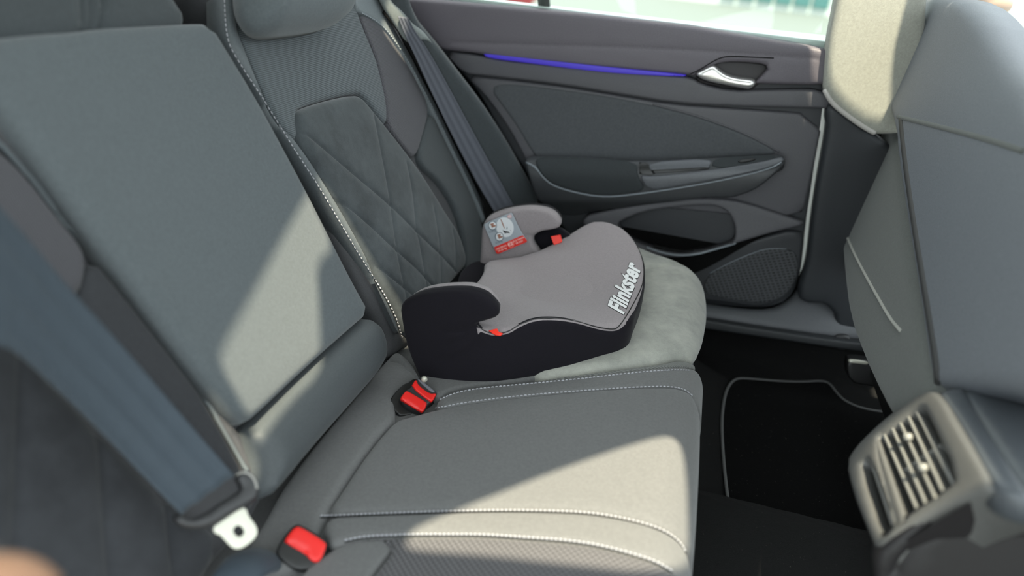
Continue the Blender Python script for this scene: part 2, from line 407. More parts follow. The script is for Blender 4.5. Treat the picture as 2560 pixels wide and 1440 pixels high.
N2 = [(825, 1374), (861, 1356), (902, 1346), (964, 1342), (1087, 1340), (1210, 1340), (1292, 1346), (1414, 1354), (1496, 1366), (1578, 1387), (1640, 1407), (1681, 1432), (1705, 1470)]
def shift(L, dx, dy): return [(a+dx, b+dy) for a, b in L]
p_mid = pad('middle_pad', CU, B_+over(B_[-1])+over((1722, 1500))[::-1]+N1[::-1]+cr_seam[1:]+[(1030, 1040)], m_cush, bench, h=.004, r=.012, t=.02, res=.012, bulge=.002, bs=.05)
p_bf = pad('border_strip', CU, A_+over(A_[-1])+over((1738, 1015))[::-1]+B_[::-1], m_cush, bench, h=.006, r=.007, t=.02, res=.01)
p_bn = pad('border_strip', CU, N1+over((1722, 1470))+over((1708, 1560))[::-1]+[(1712, 1500)]+N2[::-1], m_cush, bench, h=.005, r=.008, t=.02, res=.01)
p_nr = pad('woven_insert', CU, N2+[(1720, 1540)]+over((1720, 1600))+[(1100, 1900), (830, 1600), (927, 1440), (1000, 1352)], m_weave2, bench, h=.002, r=.012, t=.02, res=.012)
p_pl = pad('side_gusset', CU, [(998, 1348), (925, 1438), (830, 1600), (700, 1640), (740, 1440), (825, 1378), (861, 1360), (902, 1350)], m_cush, bench, h=.001, r=.006, t=.02, res=.012)
# rear strip along the crease
p_rs = pad('rear_strip', CU, [(668, 1290), (700, 1225), (800, 1092), (960, 905), (992, 872), (1030, 905), (1052, 945), (1040, 960), (985, 1000), (985, 1048)]+shift(cr_seam, -3, -2)[::-1]+[(770, 1400), (640, 1440), (600, 1400)], m_cush, bench, h=.006, r=.012, t=.02, res=.012,
            seams=[([(978, 900), (1005, 905), (1035, 935), (1046, 950)], .004, .003)])
pad('far_pad', CU, [(1085, 1000), (1120, 976), (1160, 966), (1210, 960), (1340, 948), (1380, 920), (1330, 850), (1250, 690), (1165, 735), (1055, 850), (1045, 945)], m_cush, bench, h=.004, r=.006, t=.02, res=.014)
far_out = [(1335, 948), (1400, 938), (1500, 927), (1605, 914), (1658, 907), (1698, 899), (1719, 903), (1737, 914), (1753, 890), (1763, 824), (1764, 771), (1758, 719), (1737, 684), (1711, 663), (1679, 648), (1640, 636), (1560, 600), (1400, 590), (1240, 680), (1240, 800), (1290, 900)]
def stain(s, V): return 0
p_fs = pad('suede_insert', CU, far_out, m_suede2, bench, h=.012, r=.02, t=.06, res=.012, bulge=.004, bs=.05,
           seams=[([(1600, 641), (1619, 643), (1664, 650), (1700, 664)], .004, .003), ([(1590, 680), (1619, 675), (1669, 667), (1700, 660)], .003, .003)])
p_rb = pad('ribbed_border', CU, [(1300, 957), (1500, 932), (1605, 918), (1658, 911), (1698, 902), (1719, 906), (1740, 917), (1743, 925), (1725, 921), (1673, 920), (1578, 928), (1455, 942), (1333, 954)], M('border_rib', g(.2, (1, 1.03, .96)), .9, 'rib', .2, col2=g(.1)), bench, h=.007, r=.004, t=.02, res=.007)
btc = bvh([base, p_mid, p_bf, p_bn, p_nr, p_pl, p_rs, p_fs, p_rb])
stitches('stitching', shift(B_, 0, -3)[:-1], btc, m_thread, bench, L=.004, gap=.0018, r=.0009)
stitches('stitching', shift(A_, 0, 5)[:-1], btc, m_thread, bench, L=.004, gap=.0018, r=.0009)
stitches('stitching', shift(N1, 0, -4)[:-1], btc, m_thread, bench, L=.0036, gap=.0014, r=.0011, step=4)
cord('piping', shift(N1, 0, 0)[:-1], btc, .0012, m_black, bench, lift=-.0004)
stitches('stitching', shift(N2, 0, -5)[1:-1], btc, m_thread, bench, L=.0036, gap=.0014, r=.0011, step=4)
cord('piping', shift(N2, 0, 0)[1:-1], btc, .0012, m_black, bench, lift=-.0004)

# ================================================================== FAR BACKREST
pipe = Q('a', (1130, -60), (1130, 0), (1135, 130), (1150, 220), (1200, 310), (1300, 460), (1400, 620), (1500, 780), (1600, 930), (1700, 1100), (1800, 1270))+Q('c', (0, 540), (60, 640), (115, 760), (135, 850))
fbody = fb = pad('backrest', BK, [(480, -120), (575, 80), (690, 300), (850, 610), (935, 790), (965, 850), (965, 895), (990, 893), (1012, 868), (1080, 850), (1180, 770), (1230, 700), (1245, 590), (1225, 540), (1175, 440), (1110, 310), (1060, 210), (1020, 130), (980, 50), (950, -20), (930, -120)], m_side, rear, h=.0, r=.02, t=.10, res=.014)
rimL = pad('bolster_rim', BK, pipe+Q('b', (825, 1440), (640, 1110), (440, 800), (330, 690), (260, 560), (210, 450), (170, 350), (130, 250), (100, 175), (90, 60), (95, -60)), m_rim, fb, h=.017, r=.009, t=.02, res=.009)
upp = pad('upper_panel', BK, Q('b', (100, 60), (102, 175), (132, 250), (172, 350), (212, 450), (262, 560), (332, 690), (402, 780), (442, 815), (432, 700), (425, 640), (445, 608), (600, 558), (755, 522), (800, 532), (850, 595), (905, 675), (938, 712), (940, 600), (912, 470), (880, 340), (830, 220), (780, 100), (740, -60), (110, -60)), m_rib, fb, h=.010, r=.008, t=.02, res=.01, bulge=.002)
wv = pad('woven_side_panel', BK, Q('b', (775, 85), (825, 90), (870, 120), (912, 152), (970, 235), (1045, 345), (1100, 440), (1180, 605), (1145, 745), (1098, 905), (1020, 812), (942, 708), (942, 600), (914, 470), (884, 340), (834, 220)), m_weave, fb, h=.012, r=.006, t=.02, res=.01)
lowr = pad('lower_side_panel', BK, Q('b', (1183, 612), (1250, 760), (1330, 920), (1400, 1060), (1450, 1180), (1480, 1300))+[(1215, 650), (1195, 720), (1150, 735), (1165, 640), (1160, 600), (1146, 533), (1104, 458)]+Q('b', (1100, 908), (1147, 748)), m_felt_d, fb, h=.012, r=.007, t=.02, res=.01)
sue_out = Q('b', (428, 645), (445, 613), (600, 562), (757, 528), (793, 537), (850, 605), (940, 715), (1095, 915), (1170, 1030), (1260, 1180), (1340, 1300), (1372, 1400))+[(1164, 640), (1166, 667), (1147, 689), (1113, 724), (1108, 800), (1030, 850), (1000, 790), (960, 715), (906, 622), (834, 493), (781, 413), (748, 345)]
qz = [Q('b', (440, 718), (500, 760), (700, 940), (900, 1110), (1000, 1200), (1125, 1330), (1225, 1420))+[(1141, 678)],
      Q('b', (640, 1110), (690, 1140), (760, 1190), (1000, 1420))+[(1040, 672), (1091, 725), (1110, 745)],
      [(905, 630), (940, 660), (980, 694), (1033, 739), (1050, 760)],
      Q('b', (865, 640), (900, 860), (935, 1050), (960, 1220), (985, 1400))+[(1000, 680), (1011, 725), (1018, 760)],
      Q('b', (1050, 920), (1080, 1100), (1095, 1300))+[(1044, 600), (1058, 680), (1066, 722), (1070, 750)],
      Q('b', (1200, 1170), (1220, 1300))+[(1095, 600), (1100, 660), (1102, 722)],
      [(1132, 575), (1139, 636), (1138, 678)]]
sue = pad('suede_panel', BK, sue_out, m_suede, fb, h=.020, r=.016, t=.02, res=.011, bulge=.004, bs=.05, seams=[(q, .0035 if i < 3 else .0016, .0026) for i, q in enumerate(qz)])
R_st = Q('b', (790, 72), (850, 102), (910, 147), (975, 228), (1055, 350), (1135, 500), (1205, 640), (1305, 850), (1385, 1010), (1442, 1140), (1477, 1230))
rimR = pad('bolster_rim', BK, shift(R_st, 0, 0)+Q('b', (1500, 1270), (1470, 1130), (1415, 1000), (1330, 840), (1230, 620), (1150, 470), (1075, 320), (1010, 210), (975, 150), (930, 60), (880, -40), (740, -60), (770, 60)), M('rim_leatherette_light', g(.2, COOL), .5, 'grain', .1, bump=.15), fb, h=.016, r=.006, t=.02, res=.009)
btf = bvh([fbody, rimL, upp, wv, lowr, sue, rimR])
stitches('stitching', shift(pipe, -3, 0)[1:], btf, m_thread, fb, L=.0045, gap=.0025, r=.0010)
stitches('stitching', shift(R_st, 3, 0), btf, m_threadg, fb, L=.0045, gap=.0018, r=.0012)
BO = None
# headrest
HP = BK.off(.06)
hr = pad('headrest', HP, [(650, -330), (650, -120), (655, 0), (668, 31), (683, 54), (700, 66), (720, 72), (755, 70), (799, 66), (855, 56), (884, 40), (900, 20), (903, 0), (900, -120), (890, -330)], m_felt, rear, h=.03, r=.04, t=.03, res=.014, bulge=.01, seams=[([(722, -60), (718, 0), (708, 40), (700, 66)], .002, .0025)])
for px in (680, 820):
    a = BK.hit(px, -90); V, f = tube([a-np.array(NB)*.01, a+np.array([0, 0, .12])+np.array(NB)*.02], .006, 12); mesh('headrest_post', V, f, m_chrome, hr)

# ================================================================== NEAR BACKREST
NBk = BK.off(.0)
nbody = nb_ = pad('backrest', BK, [(-700, -200), (-60, 180), (0, 262), (100, 400), (200, 540), (334, 715), (437, 854), (540, 988), (622, 1062), (655, 1120), (668, 1222), (640, 1300), (560, 1380), (420, 1560), (-900, 1700)], m_side, rear, h=-.002, r=.02, t=.10, res=.025)
gapb = pad('inner_side', BK, [(-60, 200), (0, 300), (150, 505), (320, 730), (440, 890), (560, 1035), (628, 1110), (650, 1200), (640, 1290), (615, 1240), (600, 1150), (560, 1075), (437, 890), (300, 715), (150, 540), (0, 355), (-100, 230)], m_side, nb_, h=.012, r=.012, t=.02, res=.012)
rid = Q('a', (-80, 640), (30, 745), (150, 885), (300, 1085), (440, 1245), (600, 1435))+Q('f', (700, 185), (850, 375), (980, 545), (1080, 720), (1160, 860), (1200, 930))
nwov = pad('woven_side_panel', BK, Q('a', (-200, 640), (0, 740), (150, 890), (300, 1090), (440, 1255), (430, 1400), (395, 1500), (300, 1450), (100, 1200), (-100, 980)), m_weave, nb_, h=.022, r=.01, t=.03, res=.013)
nlow = pad('lower_side_panel', BK, Q('a', (442, 1260), (600, 1445))+Q('f', (700, 195), (850, 385), (980, 555), (1080, 730), (1155, 870), (1190, 940), (1130, 960), (850, 650), (500, 250), (375, 100)), M('near_side_cloth', g(.05, (.97, 1, 1.1)), .95, 'felt', .15), nb_, h=.022, r=.01, t=.03, res=.013)
nsu = pad('suede_panel', BK, [(-700, 700), (0, 760), (60, 870), (240, 1060), (450, 1275), (560, 1330), (540, 1420), (420, 1560), (-700, 1600)], M('suede_shaded', g(.045, (.95, 1, 1.12)), 1., 'suede', .2, bump=.25, col2=g(.028, (.95, 1, 1.12))), nb_, h=.016, r=.02, t=.03, res=.02,
          seams=[([(60, 880), (50, 1150), (40, 1440), (35, 1540)], .005, .005), ([(255, 1080), (265, 1250), (280, 1440), (285, 1500)], .005, .005), ([(420, 1240), (425, 1330), (440, 1440)], .004, .004)])  # near copy of the suede, with the corner's shade put into its colour
btn = bvh([nbody, gapb, nwov, nlow, nsu])
cord('piping', rid, btn, .0028, M('grey_piping', g(.17, COOL), .7, 'rib', sc=.8), nb_, lift=.0015)
# middle headrest behind the folded armrest
mh = pad('headrest', BK.off(.0), [(-160, 120), (-100, -200), (440, -220), (420, -40), (440, -5), (458, 18), (470, 38), (472, 54), (472, 90), (250, 110), (0, 140)], m_felt_d, rear, h=.028, r=.03, t=.10, res=.018,
         seams=[([(215, 110), (213, 60), (210, 0), (205, -120)], .006, .004), ([(238, 110), (236, 60), (232, 0), (228, -120)], .006, .004), ([(260, 110), (262, 60), (262, 0), (260, -120)], .006, .004)])

# ================================================================== FOLDED ARMREST PANEL
ap = arm = pad('folded_armrest', BK, [(-900, 150), (-60, 93), (0, 90), (100, 79), (187, 75), (250, 66), (350, 61), (475, 55), (516, 55), (532, 64), (562, 112), (640, 240), (700, 350), (760, 462), (800, 540), (860, 660), (905, 745), (928, 782), (915, 791), (771, 918), (627, 1056), (612, 1060), (540, 986), (437, 852), (334, 713), (200, 538), (100, 398), (0, 258), (-60, 190), (-700, -60)][1:-1]+[(-120, 130)], m_felt, rear, h=.034, r=.014, t=.01, res=.014, ck=1)
roll = pad('lower_roll', BK, [(632, 1072), (771, 930), (905, 806), (925, 792), (941, 790), (962, 813), (978, 864), (974, 915), (893, 1010), (791, 1126), (712, 1226), (678, 1256), (662, 1172), (640, 1110)], m_roll, arm, h=.042, r=.034, t=.02, res=.010)

# ================================================================== SEAT BELTS
def strip(name, L_, R_, dist, th, mat, parent=None, waves=0., **kw):
    L_ = resample(chaikin(L_, 2, False), 6, False); n = 60; L_ = L_[np.linspace(0, len(L_)-1, n).astype(int)]
    R_ = resample(chaikin(R_, 2, False), 6, False); R_ = R_[np.linspace(0, len(R_)-1, n).astype(int)]
    m = 17; P = np.zeros((n, m, 3)); uv = np.zeros((n, m, 2)); 
    for i in range(n):
        for j in range(m):
            s = j/(m-1); q = L_[i]*(1-s)+R_[i]*s; P[i, j] = dist(q, i/(n-1), s); uv[i, j] = (s*.048, i/(n-1)*.5)
    du = np.gradient(P, axis=0); dv = np.gradient(P, axis=1); N_ = np.cross(du, dv); N_ /= np.linalg.norm(N_, axis=2)[..., None]
    if (N_[n//2, m//2]@(CAM-P[n//2, m//2])) < 0: N_ = -N_
    s = np.linspace(0, 1, m); prof = waves*(np.cos(s*2*math.pi*3)); A = P+N_*(prof[None, :, None]+th/2); B = P+N_*(prof[None, :, None]-th/2)
    V = np.vstack([A.reshape(-1, 3), B.reshape(-1, 3)]); k = n*m; Fc = []
    for i in range(n-1):
        for j in range(m-1):
            a = i*m+j; Fc.append((a, a+1, a+m+1, a+m)); Fc.append((a+k+m, a+k+m+1, a+k+1, a+k))
        for j in (0, m-1): a = i*m+j; Fc.append((a, a+m, a+m+k, a+k) if j == 0 else (a+k, a+m+k, a+m, a))
    for i in (0, n-1):
        for j in range(m-1): a = i*m+j; Fc.append((a, a+k, a+k+1, a+1) if i == 0 else (a+1, a+k+1, a+k, a))
    return mesh(name, V, Fc, mat, parent, uv=np.vstack([uv.reshape(-1, 2)]*2), **kw)
sb1 = top('seat_belt', 'grey seat belt strap running down between far backrest and door', 'seat belt', (-.42, 1.5, .4))
_a, _b, _c = BK.off(.012).hit(945, 30), BK.off(.012).hit(1215, 560), YH(1308, 427, 1.478)
_n = np.cross(_b-_a, _c-_a); _n = _n if _n@(CAM-_a) > 0 else -_n
BO = Plane(_a, _n)
print('BO', BO.n, BO.hit(1090, 122), BO.hit(1350, 502), BO.hit(1033, 61))
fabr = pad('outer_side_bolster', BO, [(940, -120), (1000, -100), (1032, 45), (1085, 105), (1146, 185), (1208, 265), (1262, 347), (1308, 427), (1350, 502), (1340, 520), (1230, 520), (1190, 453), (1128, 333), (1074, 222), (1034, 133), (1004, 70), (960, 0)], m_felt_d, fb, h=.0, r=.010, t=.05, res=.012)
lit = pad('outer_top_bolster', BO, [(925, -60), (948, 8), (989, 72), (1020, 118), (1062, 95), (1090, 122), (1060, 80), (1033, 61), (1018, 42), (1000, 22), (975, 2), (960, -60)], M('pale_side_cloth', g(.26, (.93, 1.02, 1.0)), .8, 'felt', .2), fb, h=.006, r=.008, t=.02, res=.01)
pad('dark_strip', BO, Q('b', (900, 60), (955, 120), (1010, 195), (1080, 315), (1160, 470), (1240, 620), (1340, 840), (1425, 1000), (1480, 1130), (1510, 1280), (1560, 1260), (1530, 1170), (1440, 1020), (1300, 750), (1180, 500), (1090, 300), (1040, 200), (1000, 120), (960, 60)), m_dark, fb, h=.003, r=.002, t=.01, res=.012, ck=1)  # dark strip between the bolster rim and the belt
def db(q, t, s): return BO.off(.010).hit(*q)
strip('webbing', Q('b', (1000, 90), (1040, 200), (1090, 300), (1180, 500), (1300, 750), (1440, 1020), (1530, 1170), (1580, 1260)), Q('b', (1060, 100), (1095, 175), (1162, 265), (1272, 460), (1400, 700), (1520, 920), (1650, 1150), (1700, 1240)), db, .0018, m_belt, sb1, waves=.0009)
sb2 = top('seat_belt', 'blurred blue grey seat belt strap hanging at the left with a metal tongue', 'seat belt', (-.3, .35, .55))
p1 = BK.off(.075).hit(516, 1235); dl = np.linalg.norm(p1-CAM)
def dn(q, t, s):
    return CAM+ray(*q)*(dl*(.74+.26*min(1, t*1.0)))
strip('webbing', [(-160, 350)]+Q('a', (0, 1050), (120, 1180), (300, 1400))+Q('f', (600, 330), (850, 620), (1140, 950)), [(-190, 860)]+Q('f', (0, 312), (100, 370), (250, 510), (450, 700), (700, 960), (880, 1138)), dn, .002, m_belt2, sb2, waves=.0014)
PT = BK.off(.06)     # tongue plane faces the viewer
cdir = nrm(CAM-p1); PT = Plane(p1-cdir*.01, nrm(cdir+np.array([.2, 0, .2])))
tb = pad('tongue_cover', PT, Q('n', (150, 740), (200, 690), (290, 720), (340, 790), (560, 690), (700, 580), (900, 470), (960, 400), (880, 330), (890, 250), (960, 200), (1060, 220), (1130, 310), (1165, 430), (1150, 520), (1080, 590), (960, 650), (760, 760), (600, 870), (420, 900), (250, 870), (160, 810)), m_blackm, sb2, h=.006, r=.006, t=.008, res=.006)
pad('metal_tongue', PT.off(-.002), Q('n', (600, 880), (760, 770), (960, 630), (1010, 660), (1020, 730), (1130, 870), (1135, 960), (1080, 1030), (960, 1120), (880, 1130), (820, 1100), (700, 960), (640, 950)), m_steel, sb2, h=.0015, r=.001, t=.0015, res=.004, holes=[Q('n', (910, 835), (1000, 925), (915, 1000), (830, 912))], ck=1)
cord('highlight_edge', Q('n', (885, 275), (930, 240), (1000, 235), (1070, 280), (1115, 360), (1125, 430)), bvh([tb]), .0013, M('tongue_highlight', (.3, .29, .27), .4, 'plain'), tb)  # pale cord paints a highlight along the tongue cover's edge
# lower belt loop (short grey stalk)
V, f = tube([BK.off(.05).hit(560, 1475), BK.off(.05).hit(610, 1420), BK.off(.04).hit(650, 1400), BK.off(.02).hit(690, 1440)], [.02, .024, .024, .02], 14, flat=.5)
mesh('belt_stalk', V, f, m_belt2, sb2)

# ================================================================== BUCKLES
def face_box(surfpl, q, h, t, mat, name, parent, **kw): return pad(name, surfpl, q, mat, parent, h=h, t=t, **kw)
bk1 = top('seat_belt_buckle', 'double red and black seat belt buckle sunk in the cushion below the booster seat', 'buckle', (-.35, .85, .36))
BP = Plane(CU.P(CU.uv(1040, 1000)[None])[0]+np.array([0, 0, .010]), (.28, -.35, .9))
pad('recess', BP.off(-.012), Q('o', (200, 960), (250, 840), (400, 660), (560, 520), (640, 510), (720, 430), (860, 400), (1260, 720), (1330, 800), (1100, 1130), (940, 1170), (780, 1220), (460, 1275), (380, 1200), (230, 1050)), m_black, bk1, h=.0, r=.003, t=.008, res=.004, ck=1)
pad('housing', BP, Q('o', (420, 870), (570, 680), (680, 620), (820, 405), (860, 400), (1290, 720), (1290, 760), (1150, 950), (1080, 1000), (960, 1190), (930, 1190)), m_blackm, bk1, h=.004, r=.003, t=.02, res=.004, ck=1)
pad('release_button', BP.off(.004), Q('o', (455, 850), (570, 690), (620, 685), (1050, 940), (1065, 980), (1000, 1130), (960, 1170), (900, 1140), (480, 880)), m_red, bk1, h=.003, r=.0025, t=.004, res=.003, ck=1,
    seams=[(Q('o', (590, 910), (700, 980), (860, 1090)), .0012, .0016)])
pad('release_button', BP.off(.004), Q('o', (700, 600), (790, 440), (830, 440), (860, 560), (1130, 760), (1260, 735), (1275, 765), (1190, 920), (1130, 935)), m_red, bk1, h=.003, r=.0022, t=.004, res=.003, ck=1)
pad('slot_lip', BP.off(.004), Q('o', (835, 405), (865, 410), (1250, 700), (1225, 722), (1150, 715), (900, 500)), M('grey_lip', g(.14, (1, 1, 1.15)), .4, 'plain'), bk1, h=.002, r=.001, t=.004, res=.003, ck=1)
V, f = tube([BP.off(.004).hit(*Q('o', (990, 400))[0]), BP.off(.010).hit(*Q('o', (1000, 440))[0])], [.0035, .0045], 12); mesh('anchor_bolt', V, f, m_steel, bk1)
bk2 = top('seat_belt_buckle', 'single red and black seat belt buckle in the bottom foreground beside the metal tongue', 'buckle', (-.3, .6, .36))
BP2 = Plane(CU.P(CU.uv(760, 1360)[None])[0]+np.array([0, 0, .02]), (.25, -.45, .85))
pad('housing', BP2, Q('n', (1395, 1030), (1560, 830), (1640, 835), (1950, 1030), (1955, 1080), (1900, 1260), (1800, 1360), (1600, 1380), (1450, 1300), (1330, 1180)), m_black, bk2, h=.004, r=.003, t=.03, res=.005, ck=1)
pad('release_button', BP2.off(.004), Q('n', (1440, 1020), (1565, 860), (1630, 860), (1920, 1040), (1935, 1080), (1880, 1240), (1810, 1290), (1730, 1240), (1700, 1190), (1450, 1050)), m_red, bk2, h=.004, r=.003, t=.004, res=.004, ck=1,
    seams=[(Q('n', (1530, 1050), (1700, 1150)), .0015, .002)])

# ================================================================== BOOSTER SEAT
bo = top('booster_seat', 'grey and black child booster seat with white lettering standing on the far rear seat', 'booster seat', (-.2, 1.1, .39))
FR = [YH(1570, 799, .992), YH(1587, 768, 1.04), YH(1604, 724, 1.11), YH(1609, 684, 1.17), YH(1605, 645, 1.235), YH(1588, 606, 1.285), YH(1562, 575, 1.318)]
_pts = [(-.41, .905, 0), (-.33, .883, 0), (-.22, .885, 0), (-.12, .925, 0), (-.068, .960, 0)]+[(p[0], p[1], 0) for p in FR]+[(-.12, 1.337, 0), (-.25, 1.32, 0), (-.38, 1.31, 0)]
WL = Sweep(_pts, (0, 0, 1), (0, -1, 0))
near_top = Q('c', (560, 770), (600, 805), (660, 825), (740, 815), (800, 775), (880, 740), (960, 730), (1060, 735), (1160, 755), (1260, 785), (1340, 798), (1390, 790))
armn = Q('c', (118, 690), (120, 660), (135, 632), (160, 615), (230, 590), (330, 575), (440, 571), (530, 575), (610, 600), (660, 640), (695, 680), (699, 705), (680, 728), (640, 742), (600, 752), (562, 768))
botm = Q('c',  (1330, 975), (1200, 1015), (1000, 1055), (800, 1088), (600, 1118), (450, 1145), (320, 1145), (242, 1105), (190, 990), (145, 860))
uv = lambda p, **k: WL.uv(*p, **k)
frz = [np.array([WL.s[8*(5+i)], p[2]]) for i, p in enumerate(FR)]
ftop = [uv(p) for p in near_top]+frz
tA = uvl(WL, armn+near_top); 
def cz(q): x = WL.P(q[None])[0][0]; return np.interp(x, CU.p[:40, 0], CU.p[:40, 2])+.004
zb = [np.array([q[0], cz(q)]) for q in frz[::-1]]
side_uv = np.vstack([tA, np.array(ftop[len(near_top):]), np.array(zb), uvl(WL, botm)])
wr = [(Q('t', (500, 808), (570, 815), (650, 808)), .003, .004), (Q('t', (545, 920), (620, 895), (700, 840), (755, 790)), .003, .005), (Q('t', (475, 1085), (560, 1050), (680, 975), (740, 890), (770, 830)), .0035, .005), (Q('t', (640, 800), (700, 790), (748, 775)), .003, .005)]
bside = pad('side_cover', WL, side_uv, m_bside, bo, h=.004, r=.009, t=.005, res=.009, raw=True, seams=[(uvl(WL, a), b, c) for a, b, c in wr], ck=1, bulge=.003)
pad('arm_outer_cover', WL, uvl(WL, armn)[:, :].tolist()+[uv((1160, 850)), uv((1040, 860))], m_bside, bo, h=.0025, r=.012, t=.03, res=.009, raw=True, ck=1)
# grey inner face of the near arm (its rim shows above the dark side)
pad('arm_inner_cover', WL, uvl(WL, shift(armn, .6, -1.6))[:, :].tolist()+[uv((1160, 850)), uv((1060, 880))], m_boost, bo, h=-.014, r=.008, t=.028, res=.009, raw=True, ck=1)
loop = [WL.P(np.array([q]))[0]+WL.N(np.array([q]))[0]*.0015 for q in ftop]
loop += [YH(1531, 558, 1.333), YH(1501, 551, 1.335), YH(1475, 555, 1.335), YH(1445, 573, 1.33), YH(1415, 594, 1.315), YH(1385, 610, 1.285), YH(1364, 618, 1.26), YH(1338, 634, 1.25), YH(1300, 646, 1.248), YH(1250, 655, 1.243), YH(1222, 655, 1.235), YH(1211, 662, 1.20), YH(1211, 668, 1.17), YH(1212, 674, 1.13), YH(1200, 697, 1.08), YH(1182, 717, 1.03), YH(1168, 735, .99)]
loop += [np.array([-.345, .96, .455]), np.array([-.335, .925, .45]), np.array([-.29, .915, .45]), np.array([-.255, .90, .46])]
loop = resample(chaikin(loop, 2), .008)
def membrane(name, L, mat, parent, r=.008, wall=.014, res=.009, dish=None):
    O = L[:, :2]; 
    if area(O) < 0: L = L[::-1]; O = L[:, :2]
    tg = np.roll(O, -1, 0)-np.roll(O, 1, 0); tg /= np.linalg.norm(tg, axis=1)[:, None]; nn = np.stack([-tg[:, 1], tg[:, 0]], 1); fr = []
    for q in (.15, .4, .7, 1.): c = O+nn*r*q; fr.append(c[pdist(c, O) > r*q*.93])
    mn, mx = O.min(0), O.max(0); gx, gy = np.meshgrid(np.arange(mn[0], mx[0], res), np.arange(mn[1], mx[1], res)); g_ = np.stack([gx.ravel(), gy.ravel()], 1); g_ = g_[inside(g_, O)]; g_ = g_[pdist(g_, O) > r+res*.4]; fr.append(g_)
    V, f, ov, nb = tri(O, [], np.vstack(fr)); inv = {}
    for new, olds in enumerate(ov):
        for o_ in olds:
            if o_ < nb: inv[o_] = new
    n = len(V); z = np.full(n, L[:, 2].mean()); fix = np.zeros(n, bool)
    for o_, nw in inv.items(): z[nw] = L[o_, 2]; fix[nw] = True
    W = np.zeros((n, n))
    for a, b, c in f:
        for i, j in ((a, b), (b, c), (c, a)): W[i, j] = W[j, i] = 1/max(1e-4, np.linalg.norm(V[i]-V[j]))
    W /= W.sum(1)[:, None]+1e-12; A = np.eye(n)-W; A[fix] = 0; A[fix, fix] = 1; bb = np.where(fix, z, 0); z = np.linalg.solve(A, bb)
    d = pdist(V, O); x = np.clip(d/r, 0, 1); hh = r*.6*(np.sqrt(np.clip(1-(1-x)**2, 0, 1))-1)+r*.3
    if dish: hh = hh+dish(V, d)
    T_ = np.c_[V, z+hh]; Bt = np.c_[V, z-wall]; Fc = [tuple(q) for q in f]+[(c+n, b+n, a+n) for a, b, c in f]
    for i in range(len(O)):
        a, b = inv[i], inv[(i+1) % len(O)]; Fc.append((a, a+n, b+n, b))
    return mesh(name, np.vstack([T_, Bt]), Fc, mat, parent, uv=np.vstack([V, V]))
cover = membrane('seat_cover', np.array(loop), m_boost, bo, dish=lambda V, d: -.016*np.exp(-((V[:, 0]+.2)**2+(V[:, 1]-1.10)**2)/.012)*(1-np.exp(-(d/.045)**2))-.010*np.exp(-((V[:, 0]+.12)**2+(V[:, 1]-1.12)**2)/.01)*(1-np.exp(-(d/.045)**2)))
# body under the cover
FP = Plane((0, 0, .415), (0, 0, 1), (0, 1, 0))
inn = [FP.to(np.array([x, y, .415])) for x, y in ((-.375, .93), (-.30, .92), (-.2, .92), (-.11, .96), (-.06, 1.01), (-.05, 1.15), (-.06, 1.25), (-.11, 1.30), (-.2, 1.29), (-.35, 1.28), (-.375, 1.2), (-.34, 1.1))]
pad('booster_base', FP, inn, m_bside, bo, h=-.012, r=.006, t=.03, res=.02, raw=True)
# far arm
FA = Plane((0, 1.262, 0), (.10, -1, .06))
fao = [(1196, 690), (1201, 640), (1203, 600), (1204, 572), (1212, 552), (1226, 541), (1260, 527), (1316, 518), (1359, 521), (1385, 531), (1401, 550), (1403, 561), (1398, 570), (1381, 575), (1355, 578), (1338, 586), (1330, 600), (1338, 618), (1352, 632), (1340, 650), (1240, 690)]
fa = pad('arm_inner_cover', FA, fao, m_boost, bo, h=.004, r=.008, t=.018, res=.008, bulge=.002,
         seams=[(Q('e', (300, 660), (370, 665), (400, 680)), .002, .004), (Q('e', (310, 640), (350, 650), (385, 655)), .002, .003)])
pad('arm_outer_cover', FA.off(-.018), shift(fao, 1, -2), m_bside, bo, h=.0, r=.006, t=.03, res=.012)
# dark belt guide pocket between arm and front lobe
GP = Plane((-.2, 1.30, .45), (.0, -1, .3))
pad('belt_guide', GP, [(1325, 575), (1375, 573), (1400, 568), (1415, 580), (1430, 590), (1420, 625), (1350, 640), (1320, 620)], m_bside, bo, h=0, r=.004, t=.02, res=.01)
pad('red_tab', Plane((-.21, 1.262, .44), (.2, -1, .5)), Q('c', (991, 257), (1048, 248), (1060, 290), (1010, 309)), m_redtag, bo, h=.002, r=.0006, t=.0006, res=.004, ck=0, label='bright red tab by the far arm')
tp = Plane(WL.hit(1238, 832)+np.array([-.002, -.004, .006]), (.1, -.5, .8))
pad('red_tab', tp, Q('t', (870, 815), (945, 795), (965, 830), (1003, 840), (975, 860), (930, 855)), m_redtag, bo, h=.002, r=.0006, t=.0006, res=.004, ck=0, label='bright red tab by the near arm')
cord('edge_seam', near_top+[(1604, 724), (1610, 684), (1606, 646), (1588, 604), (1562, 574)], bvh([bside, cover]), .0009, m_black, bo, lift=0)
